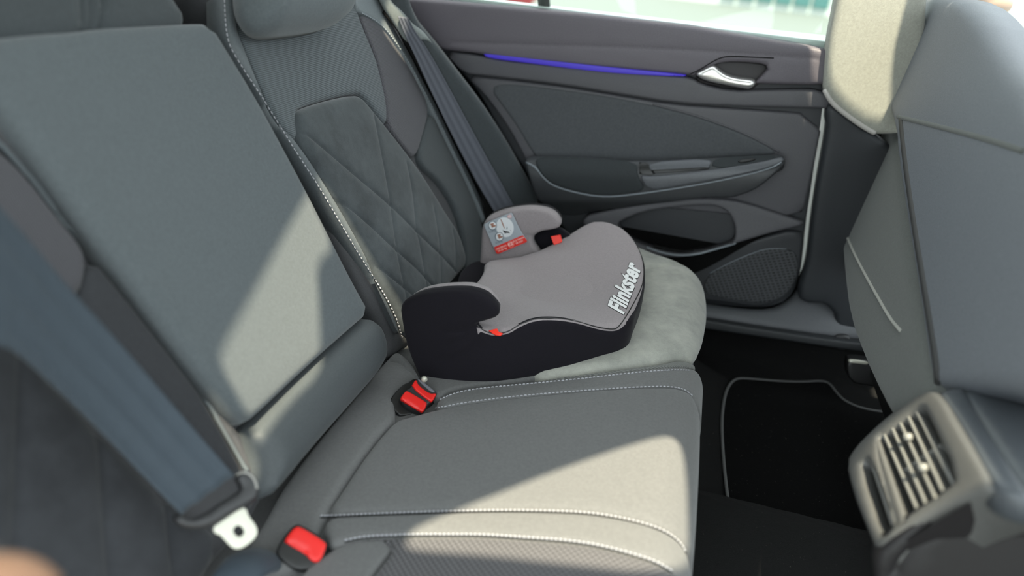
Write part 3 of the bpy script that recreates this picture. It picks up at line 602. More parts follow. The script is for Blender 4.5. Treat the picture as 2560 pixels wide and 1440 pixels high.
# lettering ------------------------------------------------------------
def text_mesh(s, off=0., ch=1.):
    c = bpy.data.curves.new('t', 'FONT'); c.body = s; c.offset = off; c.resolution_u = 6; c.space_character = ch; o = bpy.data.objects.new('t', c); COL.objects.link(o)
    bpy.context.view_layer.update(); me = o.to_mesh(); V = np.array([v.co[:] for v in me.vertices])[:, :2].copy(); f = [tuple(p.vertices) for p in me.polygons]; o.to_mesh_clear(); bpy.data.objects.remove(o); bpy.data.curves.remove(c); return V, f
def subdiv(V, f, k=1):
    import bmesh
    bm = bmesh.new(); vs = [bm.verts.new((a, b, 0)) for a, b in V]
    for q in f:
        try: bm.faces.new([vs[i] for i in q])
        except Exception: pass
    bmesh.ops.triangulate(bm, faces=bm.faces)
    for _ in range(k): bmesh.ops.subdivide_edges(bm, edges=[e for e in bm.edges if e.calc_length() > .06], cuts=1, use_grid_fill=False); bmesh.ops.triangulate(bm, faces=bm.faces)
    bm.verts.index_update(); V = np.array([v.co[:2] for v in bm.verts]); f = [tuple(v.index for v in q.verts) for q in bm.faces]; bm.free(); return V, f
def place_text(name, s, BL, BR, TL, bt, mat, parent, lift=.0006, off=0., ch=1., box=None, sub=2, cap=.70, th=.0004, **kw):
    V, f = text_mesh(s, off, ch); x0, x1 = box or (V[:, 0].min(), V[:, 0].max())
    if sub: V, f = subdiv(V, f, sub)
    BL, BR, TL = map(np.array, (BL, BR, TL)); U = (V[:, :1]-x0)/(x1-x0); W = V[:, 1:2]/cap; PX = BL+U*(BR-BL)+W*(TL-BL)
    out = []; ok = np.ones(len(PX), bool)
    for i, p in enumerate(PX):
        h = cast(bt, *p) if not isinstance(bt, Plane) else (bt.hit(*p), bt.n)
        if h is None: ok[i] = False; out.append(np.zeros(3)); continue
        n_ = h[1] if h[1]@ray(*p) < 0 else -h[1]; out.append(h[0]+n_*lift)
    f = [q for q in f if all(ok[i] for i in q)]
    mesh(name, out, f, mat, parent, smooth=False, **kw); return x0, x1
btcov = bvh([cover])
TL_, BL_, BR_ = Q('p', (185, 1120), (520, 1312), (915, 268))
V0, _ = text_mesh('Flinkster', .02, 1.02)
bx = place_text('lettering_outline', 'Flinkster', BL_, BR_, TL_, btcov, m_black, bo, lift=.0004, off=.065, ch=1.02, box=(V0[:, 0].min(), V0[:, 0].max()))
place_text('lettering', 'Flinkster', BL_, BR_, TL_, btcov, m_white, bo, lift=.0008, off=.040, ch=1.02, box=bx)
# label card -----------------------------------------------------------
CP = FA.off(.011)
card = pad('label_card', CP, Q('q', (100, 470), (120, 435), (850, 125), (895, 140), (980, 330), (1100, 590), (1310, 900), (1295, 955), (500, 1285), (450, 1270)), m_card, bo, h=.0, r=.0004, t=.0006, res=.004, ck=1)
K = CP.off(.0006)
def flat(name, q, mat, par, lv, ck=0): return pad(name, K.off(lv), q, mat, par, h=0, r=.0001, t=.0003, res=.003, ck=ck)
flat('red_band', Q('q', (385, 1085), (1185, 755), (1305, 900), (1290, 945), (500, 1275), (455, 1260)), m_cardr, card, .0002)
def ell(cx, cy, a, b, rot=0, n=28): return [(cx+a*math.cos(t)*math.cos(rot)-b*math.sin(t)*math.sin(rot), cy+a*math.cos(t)*math.sin(rot)+b*math.sin(t)*math.cos(rot)) for t in np.linspace(0, 2*math.pi, n, endpoint=False)]
flat('picture', Q('q', *ell(690, 535, 240, 280, -.35)), m_cardw, card, .0003)
for cx, cy in ((348, 488), (537, 795)):
    flat('ring', Q('q', *ell(cx, cy, 118, 124)), M('ring_blue', (.05, .09, .12), .5, 'plain'), card, .0006); flat('disc', Q('q', *ell(cx, cy, 104, 110)), m_cardw, card, .0009)
    flat('pictogram', Q('q', (cx-65, cy-50), (cx+35, cy-75), (cx+25, cy-5), (cx+95, cy-20), (cx+90, cy+25), (cx+15, cy+40), (cx-10, cy+70), (cx-30, cy+20)), m_brown, card, .0012)
flat('pictogram', Q('q', (560, 300), (585, 310), (640, 430), (690, 570), (670, 575), (610, 440)), m_brown, card, .0006)
flat('pictogram', Q('q', (620, 610), (690, 640), (800, 655), (830, 700), (740, 690), (690, 710), (660, 670)), m_blackm, card, .0006)
flat('pictogram', Q('q', (740, 510), (765, 545), (745, 600), (728, 590), (745, 550)), m_blackm, card, .0006); flat('pictogram', Q('q', (830, 610), (865, 630), (860, 645), (825, 620)), m_blackm, card, .0006)
flat('ring', Q('q', *ell(820, 235, 66, 66)), M('ring_rose', (.45, .25, .27), .5, 'plain'), card, .0004); flat('disc', Q('q', *ell(820, 235, 56, 56)), M('disc_rose', (.55, .47, .5), .5, 'plain'), card, .0007)
flat('ring', Q('q', *ell(855, 1003, 88, 88)), M('ring_pink', (.9, .35, .3), .5, 'plain'), card, .0005); flat('disc', Q('q', *ell(855, 1003, 78, 78)), m_cardr, card, .0008)
m_pink = M('print_pink', (.95, .6, .55), .5, 'plain'); m_prt = M('print_grey', (.16, .19, .22), .5, 'plain')
def ltxt(s, bl, br, tl, mat=m_pink, lv=.0012, off=.012, **k): place_text('print', s, *Q('q', bl, br, tl), K, mat, card, lift=lv, off=off, sub=0, **k)
ltxt('UNIVERSAL', (448, 1165), (752, 1040), (435, 1120)); ltxt('15-36 kg', (512, 1210), (745, 1115), (496, 1165)); ltxt('E2', (800, 1058), (925, 1005), (770, 980), off=.03)
ltxt('ECE R44/04', (930, 950), (1225, 830), (912, 905)); ltxt('04 9027', (1005, 1000), (1205, 918), (988, 955))
ltxt('15-25 kg', (250, 690), (450, 630), (240, 650), m_prt); ltxt('22-36 kg', (430, 990), (630, 930), (420, 950), m_prt); ltxt('NO.', (775, 265), (865, 245), (765, 215), m_pink)

# ================================================================== FAR DOOR
door = top('door_1', 'far rear car door seen from inside with armrest, pocket and speaker', 'car door', (-.1, 1.55, .25), kind='structure')
D0 = [(985, -140), (1008, 0), (1020, 30), (1040, 58), (1073, 92), (1104, 126), (1160, 187), (1195, 228), (1235, 300), (1275, 370), (1312, 425), (1335, 470), (1370, 520), (1450, 620), (1500, 700), (1600, 770), (1770, 762), (1900, 772), (1960, 762), (1988, 725), (1998, 690), (2012, 570), (2040, 400), (2060, 285), (2090, 80)]
dbase = pad('door_shell', DR, [(985, -20), (1008, 0), (1100, 10), (1250, 22), (1400, 36), (1550, 52), (1700, 72), (1850, 95), (2090, 120)]+D0[-2::-1][:-1], m_doorlo, door, h=0, r=.006, t=.04, res=.03, ck=1)
sy = lambda x: 5+(x-1030)*.085+(max(0, x-1500)*.01)
sill = [(x, np.interp(x, [1010, 1240, 1500, 1730, 1900, 2080], [-6, 14, 39, 66, 95, 126])) for x in range(1010, 2081, 60)]
upl = Q('d', (215, 258), (300, 266), (390, 274), (520, 300), (760, 322), (1000, 345), (1250, 366), (1500, 388), (1600, 402), (1800, 432), (2200, 442))
up1 = pad('upper_panel', DR, [(1006, -10), (1012, 8), (1021, 28), (1041, 57), (1073, 90), (1102, 124)]+upl+[(2085, 200), (2085, 130)]+sill[::-1], m_doorup, door, h=.028, r=.008, t=.01, res=.012, ck=1,
          seams=[(Q('k', (-200, 300), (0, 310), (400, 318), (900, 332), (1400, 352), (2000, 392), (2400, 420)), .0012, .004)],
          holes=[Q('l', (930, 210), (1500, 225), (1900, 290), (1850, 400), (1640, 610), (1520, 800), (1100, 740), (700, 690), (450, 630), (320, 500), (330, 450), (700, 290))])
hb = pad('handle_recess', DR, Q('l', (930, 180), (1500, 200), (1950, 280), (1900, 450), (1680, 700), (1500, 830), (1000, 760), (400, 680), (280, 500), (650, 250)), M('handle_recess', g(.05, (1.05, .97, 1.02)), .6, 'grain'), door, h=.006, r=.004, t=.005, res=.012)
cord('recess_rim', Q('l', (220, 470), (450, 360), (700, 200), (900, 110), (1100, 90), (1500, 110), (2000, 130)), bvh([up1]), .0012, m_dark, door)
pad('door_handle', DR, Q('l', (320, 490), (350, 460), (560, 350), (690, 290), (740, 300), (850, 400), (1000, 500), (1200, 560), (1580, 600), (1620, 640), (1600, 720), (1500, 800), (1400, 790), (1000, 720), (650, 650), (450, 580)), m_chrome, door, h=.036, r=.010, t=.0, res=.007, label='silver door release handle')
led = Q('k', (15, 385), (60, 386), (300, 412), (500, 434), (1000, 488), (1250, 512), (1480, 535), (1440, 547), (1000, 524), (700, 494), (400, 455), (60, 413))
pad('light_strip', DR, led, m_led, door, h=.030, r=.0012, t=.004, res=.008, ck=1, label='glowing blue ambient light strip')
midl = Q('d', (330, 385), (420, 388), (500, 398), (800, 432), (1100, 480), (1400, 530), (1700, 548), (2200, 560))
up2 = pad('middle_trim', DR, Q('d', (217, 264), (390, 280), (520, 308), (760, 330), (1000, 352), (1250, 373), (1500, 395), (1540, 430), (1700, 468), (1900, 462), (2200, 458))+[(2085, 272)]+midl[::-1], m_door, door, h=.020, r=.006, t=.01, res=.012, ck=1)
fr = pad('insert_frame', DR, Q('d', (330, 392), (500, 404), (800, 438), (1100, 486), (1400, 536), (1700, 556), (2180, 590), (2120, 900), (2060, 1150), (1500, 1080), (1100, 1060), (760, 1010), (690, 900), (640, 810), (560, 660), (430, 480)), m_door, door, h=.010, r=.006, t=.01, res=.014, ck=1,
         )
ins = pad('cloth_insert', DR, Q('d', (468, 470), (480, 445), (510, 434), (560, 432), (700, 444), (900, 470), (1100, 500), (1300, 540), (1500, 590), (1700, 660), (1850, 725), (1975, 800), (1700, 812), (1500, 830), (1240, 850), (850, 830), (720, 830), (690, 805), (600, 650), (520, 540)), m_insert, door, h=.014, r=.007, t=.01, res=.012, ck=1)
cord('insert_edge', Q('d', (1300, 536), (1500, 586), (1700, 655), (1850, 722), (1950, 780)), bvh([ins, fr]), .002, m_door, door, lift=.001)
# armrest as a swept form along the door
AX = nrm(np.array([.53, 0, .088]))
zA = .553
AR = Sweep([(-.33, 1.525, zA+.03), (-.33, 1.49, zA+.012), (-.33, 1.465, zA-.002), (-.33, 1.452, zA-.022), (-.33, 1.452, zA-.060), (-.33, 1.458, zA-.083), (-.33, 1.475, zA-.10), (-.33, 1.50, zA-.125), (-.33, 1.525, zA-.165)], AX, (0, -1, 0))
aro = Q('e', (298, 112), (400, 104), (600, 108), (800, 118), (1080, 142), (1570, 116), (2000, 92), (2060, 100), (2078, 130), (2060, 175), (1960, 275), (1860, 345), (1750, 385), (1690, 396), (1500, 392), (1100, 440), (800, 488), (560, 520), (430, 440), (330, 250))
ara = pad('armrest_body', AR, aro, M('armrest_body', g(.05, (.95, 1, 1.1)), .45, 'grain', bump=.2), door, h=.0, r=.006, t=.02, res=.009, ck=1)
arp = pad('armrest_pad', AR, Q('e', (370, 112), (600, 112), (800, 122), (1070, 144), (1068, 240), (1135, 343), (1000, 368), (820, 380), (650, 350), (500, 304), (430, 255), (385, 185)), m_arm, door, h=.005, r=.005, t=.01, res=.008, ck=1, bulge=.002)
arc = pad('armrest_grip', AR, Q('e', (1078, 240), (1160, 250), (1560, 205), (1900, 150), (2060, 106), (2072, 130), (2040, 160), (1900, 208), (1600, 272), (1300, 322), (1142, 342)), m_ctrl, door, h=.006, r=.004, t=.01, res=.008, ck=1)
pad('grip_recess', AR, Q('e', (1082, 150), (1130, 148), (1200, 225), (1160, 242), (1082, 232)), m_black, door, h=.0015, r=.001, t=.005, res=.008, ck=0)
pad('pull_cup', AR, Q('r', (225, 275), (1230, 208), (1180, 365), (1150, 385), (330, 440), (290, 430)), m_ctrl, door, h=.003, r=.003, t=.005, res=.008, ck=1)
pad('cup_shadow', AR, Q('r', (290, 395), (1165, 350), (1185, 378), (700, 425), (310, 450)), m_black, door, h=.0042, r=.001, t=.005, res=.008, ck=0).name = 'cup_shade'  # black strip stands in for the shade inside the pull cup
pad('switch_panel', AR, Q('r', (1250, 200), (2200, 160), (2250, 200), (1900, 310), (1200, 385)), m_arm, door, h=.002, r=.002, t=.005, res=.008, ck=1)
sw = pad('window_switch', AR, Q('r', (1600, 240), (1880, 205), (1900, 235), (1640, 290)), m_black, door, h=.005, r=.002, t=.005, res=.006, ck=1)
hcl = Q('e', (372, 180), (400, 215), (440, 265), (500, 312), (650, 357), (820, 386), (1000, 376), (1400, 318), (1700, 262), (1950, 203), (2045, 152))
cord('armrest_ledge', hcl, bvh([ara, arp, arc]), .0017, M('ledge', g(.28, (.9, 1, 1.1)), .4, 'plain'), door, lift=.0008)
cord('armrest_ledge', Q('e', (300, 150), (360, 172), (400, 215)), bvh([ara, arp, arc]), .002, bpy.data.materials['ledge'], door, lift=.0)
# lower pocket
pk = Plane((0, 1.485, .43), (0, -1, .12))
po = Q('e', (700, 520), (860, 480), (1100, 432), (1300, 410), (1500, 392), (1700, 402), (1850, 440), (1980, 485), (2205, 560), (2205, 578), (2000, 625), (1750, 700), (1500, 775), (1370, 800), (1250, 795), (1120, 770), (900, 700), (700, 600))
ph = Q('e', (930, 580), (960, 545), (1100, 488), (1300, 458), (1500, 444), (1600, 447), (1680, 480), (1722, 545), (1737, 620), (1730, 690), (1660, 725), (1500, 760), (1370, 776), (1250, 760), (1100, 715), (980, 660))
pkt = pad('pocket_rim', pk, po, m_door, door, h=.004, r=.005, t=.045, res=.009, holes=[ph], ck=1)
pad('pocket_lining', pk.off(-.035), po, m_bin, door, h=0, r=.002, t=.004, res=.03, ck=1)
pad('pocket_front_wall', pk.off(-.004), Q('e', (1110, 700), (1370, 775), (1650, 722), (2100, 600), (1900, 660), (1500, 900), (1300, 950), (1100, 900)), m_bin, door, h=-.004, r=.002, t=.02, res=.02).name = 'pocket_wall'
lw = pad('lower_trim', DR.off(-.0), Q('e', (1000, 750), (1250, 800), (1400, 805), (1750, 706), (2205, 582), (2190, 760), (2175, 930), (2100, 1060), (1990, 1115), (1880, 1138), (1700, 1112), (1500, 1090), (1200, 1000)), m_doorlo, door, h=.012, r=.008, t=.005, res=.016, ck=1)
pad('speaker_grille', DR, Q('e', (1540, 915), (1700, 835), (1830, 780), (1940, 738), (2100, 745), (2150, 770), (2165, 860), (2145, 960), (2080, 1050), (1990, 1098), (1880, 1110), (1700, 1085), (1510, 1050)), m_speak, door, h=.0155, r=.003, t=.005, res=.01)
cord('speaker_edge', Q('e', (1560, 905), (1700, 830), (1830, 775), (1940, 736), (2080, 738)), bvh([lw]), .0009, bpy.data.materials['ledge'], door, lift=.001)
cord('rim_highlight', Q('e', (1130, 728), (1250, 772), (1370, 787), (1500, 771), (1650, 736), (1735, 700)), bvh([pkt]), .0026, bpy.data.materials['ledge'], pkt, lift=.0)  # pale cord paints the lit lower lip of the pocket
# painted door edge and sill ledge outside the glass
edg = pad('painted_edge', DR.off(-.004), Q('w', (222, 60), (255, 80), (250, 180), (222, 330), (195, 480), (165, 680), (148, 850), (132, 950), (103, 1028), (98, 1010), (120, 870), (135, 720), (165, 520), (192, 300), (215, 150)), m_paint, door, h=.004, r=.003, t=.03, res=.01, ck=1, label='white painted front edge of the door')
LG = Plane((0, 0, .860), (0, 0, 1), (0, 1, 0))
pad('window_ledge', LG, [LG.to(np.array(p+(.86,))) for p in ((-.8, 1.535), (-.8, 1.565), (-.6, 1.568), (-.3, 1.585), (0, 1.615), (.2, 1.655), (.5, 1.68), (.5, 1.535))], m_paint, door, h=0, r=.003, t=.05, res=.02, raw=True, ck=1)
V, f = boxv((-.375, 1.56, 1.05), [[.98, 0, .2], [0, 1, 0], [-.2, 0, .98]], (.012, .012, .22), .3); mesh('window_bar', V, f, m_black, door, smooth=False)
# glass pane
gm = bpy.data.materials.new('window_glass'); gm.use_nodes = True; nt = gm.node_tree; nt.nodes.clear()
o_ = nt.nodes.new('ShaderNodeOutputMaterial'); mx = nt.nodes.new('ShaderNodeMixShader'); tr = nt.nodes.new('ShaderNodeBsdfTransparent'); gl = nt.nodes.new('ShaderNodeBsdfGlossy'); fz = nt.nodes.new('ShaderNodeFresnel')
tr.inputs[0].default_value = (.93, .98, .97, 1); gl.inputs['Roughness'].default_value = .02; nt.links.new(fz.outputs[0], mx.inputs[0]); nt.links.new(tr.outputs[0], mx.inputs[1]); nt.links.new(gl.outputs[0], mx.inputs[2]); nt.links.new(mx.outputs[0], o_.inputs[0])
V, f = boxv((-.2, 1.578, 1.08), [[1, 0, 0], [0, .97, -.24], [0, .24, .97]], (.74, .002, .24), .2)
w = mesh('window_1', V, f, gm, smooth=False); w['kind'] = 'structure'

# ================================================================== PILLAR, SILL, QUARTER TRIM
tr1 = top('trim_1', None, None, (.34, 1.5, .3), kind='structure')
PL = Plane((0, 1.50, 0), (0, -1, 0))
pad('pillar_trim', PL, [(2062, 290), (2075, 250), (2180, 330), (2300, 420), (2320, 900), (2095, 850), (2080, 760), (2000, 760), (1994, 722), (2013, 672), (2021, 625), (2029, 546), (2043, 453), (2068, 314)], M('pillar_plastic', g(.035, (.9, 1, 1.15)), .5, 'grain'), tr1, h=.012, r=.012, t=.03, res=.015, ck=1)
PLu = Plane((0, 1.485, 0), (0, -1, 0))
pu = pad('pillar_upper_trim', PLu, [(2085, -200), (2095, -30), (2082, 40), (2068, 110), (2062, 180), (2058, 228), (2075, 262), (2120, 300), (2160, 328), (2192, 340), (2300, 330), (2330, -200)], M('pale_pillar_cloth', g(.42, (1, 1, .88)), .9, 'felt', .1), tr1, h=.014, r=.014, t=.03, res=.015, ck=1)
cord('trim_edge', [(2062, 225), (2080, 258), (2120, 290), (2160, 318), (2190, 334)], bvh([pu]), .005, M('pale_edge', g(.5, (1, .95, .9)), .6, 'plain'), tr1)
SLp = Plane((0, 1.46, .27), (0, -.8, .6), (0, 0, 1))
tr2 = top('trim_2', None, None, (.3, 1.46, .14), kind='structure')
st = pad('sill_trim', SLp, Q('e', (1300, 1060), (1540, 1105), (1700, 1128), (1900, 1146), (2030, 1125), (2130, 1050), (2180, 975), (2260, 990), (2445, 1030), (2700, 1080), (2700, 1400), (2445, 1372), (1900, 1290), (1540, 1232), (1200, 1190)), m_sill, tr2, h=.0, r=.02, t=.03, res=.012, ck=1)
cord('trim_gap', Q('e', (2262, 1015), (2340, 1040), (2440, 1055)), bvh([st]), .0009, bpy.data.materials['ledge'], tr2)
pad('sill_riser', Plane((0, 1.44, .2), (0, -1, .1)), Q('e', (1200, 1180), (1540, 1225), (1900, 1285), (2445, 1365), (2700, 1395), (2700, 1460), (2400, 1410), (1540, 1285), (1200, 1240)), M('sill_dark', g(.03, (.9, 1, 1.1)), .5, 'grain'), tr2, h=0, r=.004, t=.03, res=.015, ck=1)
# dark body side behind the belt and the rear quarter
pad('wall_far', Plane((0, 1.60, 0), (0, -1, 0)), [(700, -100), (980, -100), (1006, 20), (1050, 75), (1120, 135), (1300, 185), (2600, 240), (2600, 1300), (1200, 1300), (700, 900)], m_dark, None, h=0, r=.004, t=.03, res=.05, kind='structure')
pad('wall_rear', BK.off(-.14), [(-500, -500), (700, -500), (960, -300), (1040, -60), (1100, 60), (1400, 560), (1300, 900), (300, 1500), (-500, 1600)], m_side, None, h=0, r=.004, t=.03, res=.06, kind='structure')
tr3 = pad('trim_3', Plane((0, 1.50, 0), (0, -1, .2)), Q('u', (870, -100), (930, 10), (1010, 90), (1110, 200), (1230, 330), (1400, 490), (1300, 420), (1190, 270), (1130, 130), (1130, 20), (1160, -100)), M('quarter_pale', g(.36, (.97, 1.03, .97)), .7, 'plain'), None, h=.0, r=.002, t=.012, res=.008, ck=1, kind='structure')

# ================================================================== FLOOR
FL = Sweep([(0, 1.60, .20), (0, 1.55, .143), (0, 1.48, .14), (0, 1.12, .14), (0, 1.055, .142), (0, 1.02, .165), (0, .98, .20), (0, .92, .222), (0, .75, .228), (0, .58, .22), (0, .52, .18), (0, .46, .145), (0, .3, .14), (0, -.1, .14)], (1, 0, 0), (0, 0, 1))
fl = pad('floor', FL, [np.array([0.01, -.1]), np.array([FL.s[-1]-.01, -.1]), np.array([FL.s[-1]-.01, 1.3]), np.array([.01, 1.3])], m_carpet, None, h=0, r=.002, t=.02, res=.03, raw=True, ck=0, kind='structure')
sb = pad('seat_riser', Sweep([(.10, 0, .30), (.09, 0, .22), (.12, 0, .17), (.19, 0, .142), (.23, 0, .135)], (0, 1, 0), (1, 0, 0)), [np.array([.0, .0]), np.array([.22, .0]), np.array([.22, 1.46]), np.array([.0, 1.46])], m_carpet, None, h=0, r=.003, t=.02, res=.03, raw=True, ck=0); sb.name = 'wall_footwell'; sb['kind'] = 'structure'
matp = Plane((0, 0, .143), (0, 0, 1), (0, 1, 0))
mo = Q('h', (262, 1030), (240, 850), (225, 620), (238, 480), (262, 405), (300, 366), (350, 362), (500, 376), (650, 384), (780, 375), (820, 395), (850, 440), (900, 490), (1000, 530), (1130, 550), (1400, 570), (1700, 900), (1500, 1350), (990, 1215), (800, 1170), (520, 1140), (370, 1110))
fm = pad('floor_mat', matp, mo, m_mat, None, h=.006, r=.003, t=.002, res=.016, label='black carpet floor mat with grey stitched border in the far footwell', cat='floor mat')
_p = resample(chaikin(mo[:15], 2, False), 6, False); V, f = tube([matp.off(.005).hit(*q) for q in _p], .0032, 8); mesh('border', V, f, m_edge, fm)

# ================================================================== CENTRE CONSOLE
co = top('center_console', 'rear end of centre console with two air vents in bottom right corner', 'console', (.35, .66, .2))
a_, b_, c_ = YH(*Q('m', (40, 620))[0], .76), YH(*Q('m', (690, 60))[0], .76), YH(*Q('m', (270, 1290))[0], .575)
nC = np.cross(b_-a_, c_-a_); nC = nC if nC[0] < 0 else -nC
CF = Plane(a_, nC)
face = Q('m', (38, 620), (110, 500), (220, 385), (360, 260), (500, 160), (600, 95), (690, 62), (770, 130), (860, 290), (1000, 520), (1110, 700), (1130, 790), (1000, 830), (760, 920), (560, 1040), (400, 1160), (300, 1250), (262, 1262), (180, 1060), (100, 860))
slot = Q('m', (140, 640), (205, 560), (400, 1085), (300, 1165))
upv = Q('m', (265, 430), (330, 380), (590, 190), (640, 250), (870, 735), (760, 820), (530, 965), (440, 1060), (420, 1040))
cf = pad('vent_surround', CF, face, m_cons, co, h=.004, r=.008, t=.05, res=.008, holes=[slot, upv], ck=1)
pad('vent_cavity', CF.off(-.03), face, m_black, co, h=0, r=.002, t=.004, res=.03)
def bar(name, p, q, w_, mat, par, d=.0, t=.02, n=2):
    A = CF.off(d); P_, Q_ = A.hit(*Q('m', p)[0]), A.hit(*Q('m', q)[0]); ax = nrm(Q_-P_); s = nrm(np.cross(ax, CF.n)); L_ = np.linalg.norm(Q_-P_)/2
    V, f = boxv((P_+Q_)/2-CF.n*t/2, [ax, s, CF.n], (L_, w_/2, t/2), .25); return mesh(name, V, f, mat, par, smooth=False)
for p, q in (((315, 390), (560, 950)), ((375, 345), (620, 900)), ((430, 300), (690, 860)), ((490, 255), (745, 805)), ((550, 215), (820, 755))): bar('vent_slat', p, q, .0028, m_slat, co)
for p, q in (((210, 560), (390, 1090)), ((165, 725), (270, 1035))): bar('vent_slat', p, q, .003, m_slat, co, d=-.003)
bar('vent_divider', (250, 440), (450, 1050), .010, m_cons, co, d=.002, t=.025)
for p, q in (((470, 660), (660, 520)), ((640, 540), (740, 470))): bar('vent_fin', p, q, .003, m_slat, co, d=-.006)
for p in ((500, 420), (610, 645)):
    c = CF.off(.003).hit(*Q('m', p)[0]); V, f = boxv(c, [nrm(b_-a_), nrm(np.cross(CF.n, b_-a_)), CF.n], (.005, .0045, .005), .4); mesh('vent_knob', V, f, m_slat, co)
# body of the console behind the face
cen = CF.P(uvl(CF, Q('m', (60, 600), (690, 75), (1110, 760), (270, 1270)))); FWD = np.array([.42, 0, .04])
Vb = np.vstack([cen-CF.n*.004, cen-CF.n*.004+FWD]); m_b = [(0, 1, 5, 4), (1, 2, 6, 5), (2, 3, 7, 6), (3, 0, 4, 7), (4, 5, 6, 7)]
mesh('console_body', Vb, m_b, m_cons2, co, smooth=False)
u1, u2 = cen[1], cen[2]
TPl = Plane(u1, np.cross(FWD, u2-u1)*(1 if np.cross(FWD, u2-u1)[2] > 0 else -1), (0, 1, 0))
pad('console_lid', TPl, Q('m', (700, 60), (930, 70), (1352, 130), (1700, 200), (1900, 900), (1352, 870), (1180, 790), (1120, 740), (860, 270)), m_constop, co, h=.006, r=.006, t=.02, res=.012, ck=1, seams=[(Q('m', (925, 75), (1020, 250), (1180, 500), (1352, 760), (1500, 960)), .004, .0025)])
lowf = Plane(YH(*Q('m', (270, 1290))[0], .575), (-.12, -1, .12))
pad('console_side_panel', lowf, Q('m', (262, 1270), (400, 1165), (560, 1045), (760, 920), (1000, 820), (1130, 775), (1352, 850), (1700, 860), (1700, 1800), (300, 1800), (240, 1390)), m_cons2, co, h=.003, r=.008, t=.02, res=.014, ck=1, seams=[(Q('m', (400, 1440), (430, 1360), (560, 1210), (760, 1050), (950, 960), (1150, 930), (1352, 960)), .005, .004)])

# ================================================================== FRONT SEAT
fs = top('front_seat', 'blurred front seat seen from behind with grey back shell at right edge', 'car seat', (.38, 1.1, .14))
BS = Plane((.325, 0, .5), (-1, 0, .11))
shell = pad('back_shell', BS, [(2240, 330), (2215, 240), (2205, 150), (2215, 80), (2260, 20), (2330, -25), (2400, -10), (2450, 40), (2490, 110), (2530, 170), (2580, 220), (2640, 330), (2660, 700), (2640, 1000), (2560, 985), (2430, 968), (2340, 985), (2325, 940), (2300, 760), (2265, 540), (2245, 400)], m_shell, fs, h=.006, r=.02, t=.06, res=.014, ck=1)
cord('shell_seam', [(2245, 292), (2300, 305), (2400, 330), (2480, 352), (2560, 378)], bvh([shell]), .004, m_seatside, fs, lift=-.001)
cord('shell_edge', [(2252, 300), (2262, 400), (2285, 560), (2318, 760), (2340, 900), (2346, 960)], bvh([shell]), .006, M('edge_dark', g(.035), .6, 'plain'), fs, lift=-.002)
sA = BS.hit(2300, 600); sB = YH(2112, 640, 1.43); nS = np.cross(sB-sA, np.array([.11, 0, 1.])); nS = nS if nS@(CAM-sA) > 0 else -nS
SSd = Plane(sA-nrm(nS)*.012, nS)
sidec = pad('side_bolster', SSd, [(2215, 120), (2190, 240), (2150, 310), (2112, 400), (2102, 500), (2106, 600), (2113, 700), (2125, 800), (2160, 900), (2210, 1010), (2240, 1060), (2360, 1010), (2335, 900), (2300, 700), (2270, 500), (2250, 350), (2235, 200)], m_seatside, fs, h=.008, r=.02, t=.08, res=.013, ck=1,
            )
cord('side_seam', Q('w', (355, 765), (400, 870), (460, 985), (530, 1110), (600, 1230), (650, 1285)), bvh([sidec]), .0028, M('seam_pale', g(.42, (1, 1, .92)), .7, 'plain'), fs, lift=.0)
V, f = boxv((.74, 1.09, .31), np.eye(3), (.29, .33, .09), .2); mesh('seat_base', V, f, m_black, fs, smooth=False)
RP = Plane((.42, 1.39, .25), (0, -1, .2)); rl = pad('seat_rail', RP, Q('x', (850, 610), (1000, 600), (1300, 650), (1400, 960), (1150, 960), (880, 900)), m_black, fs, h=0, r=.004, t=.03, res=.01, ck=1)
pad("rail_bar", RP, Q('x', (875, 615), (960, 610), (1150, 645), (1150, 685), (1000, 665), (880, 655)), m_steel, rl, h=.002, r=.002, t=.004, res=.006, ck=1)
pad('belt_anchor', Plane((0, 1.42, 0), (0, -1, .2)), Q('x', (700, 290), (900, 290), (920, 400), (870, 480), (800, 500), (720, 460), (690, 380)), m_blackm, rl, h=.01, r=.006, t=.01, res=.007)

# ================================================================== PEOPLE glimpses
hp = [CAM+ray(-160, 1570)*.40, CAM+ray(-60, 1510)*.40, CAM+ray(20, 1488)*.40, CAM+ray(75, 1498)*.40, CAM+ray(115, 1530)*.40]
V, f = tube(crom(hp, 6), np.interp(np.linspace(0, 1, 25), [0, .5, .85, 1], [.022, .017, .013, .004]), 16); mesh('person', V, f, M('shaded_skin', (.13, .075, .05), .6, 'plain'), None, label='bare skin of a person showing in the bottom left corner', cat='person')  # skin copy darkened so its colour carries the shade
hp = [YH(2420, -160, 1.9), YH(2450, -60, 1.9), YH(2475, 0, 1.88), YH(2485, 45, 1.86)]
V, f = tube(crom(hp, 6), np.interp(np.linspace(0, 1, 19), [0, .6, .9, 1], [.06, .05, .035, .008]), 16); mesh('person', V, f, m_skin, None, label='blurred tan arm of a person beyond the front seat top', cat='person')

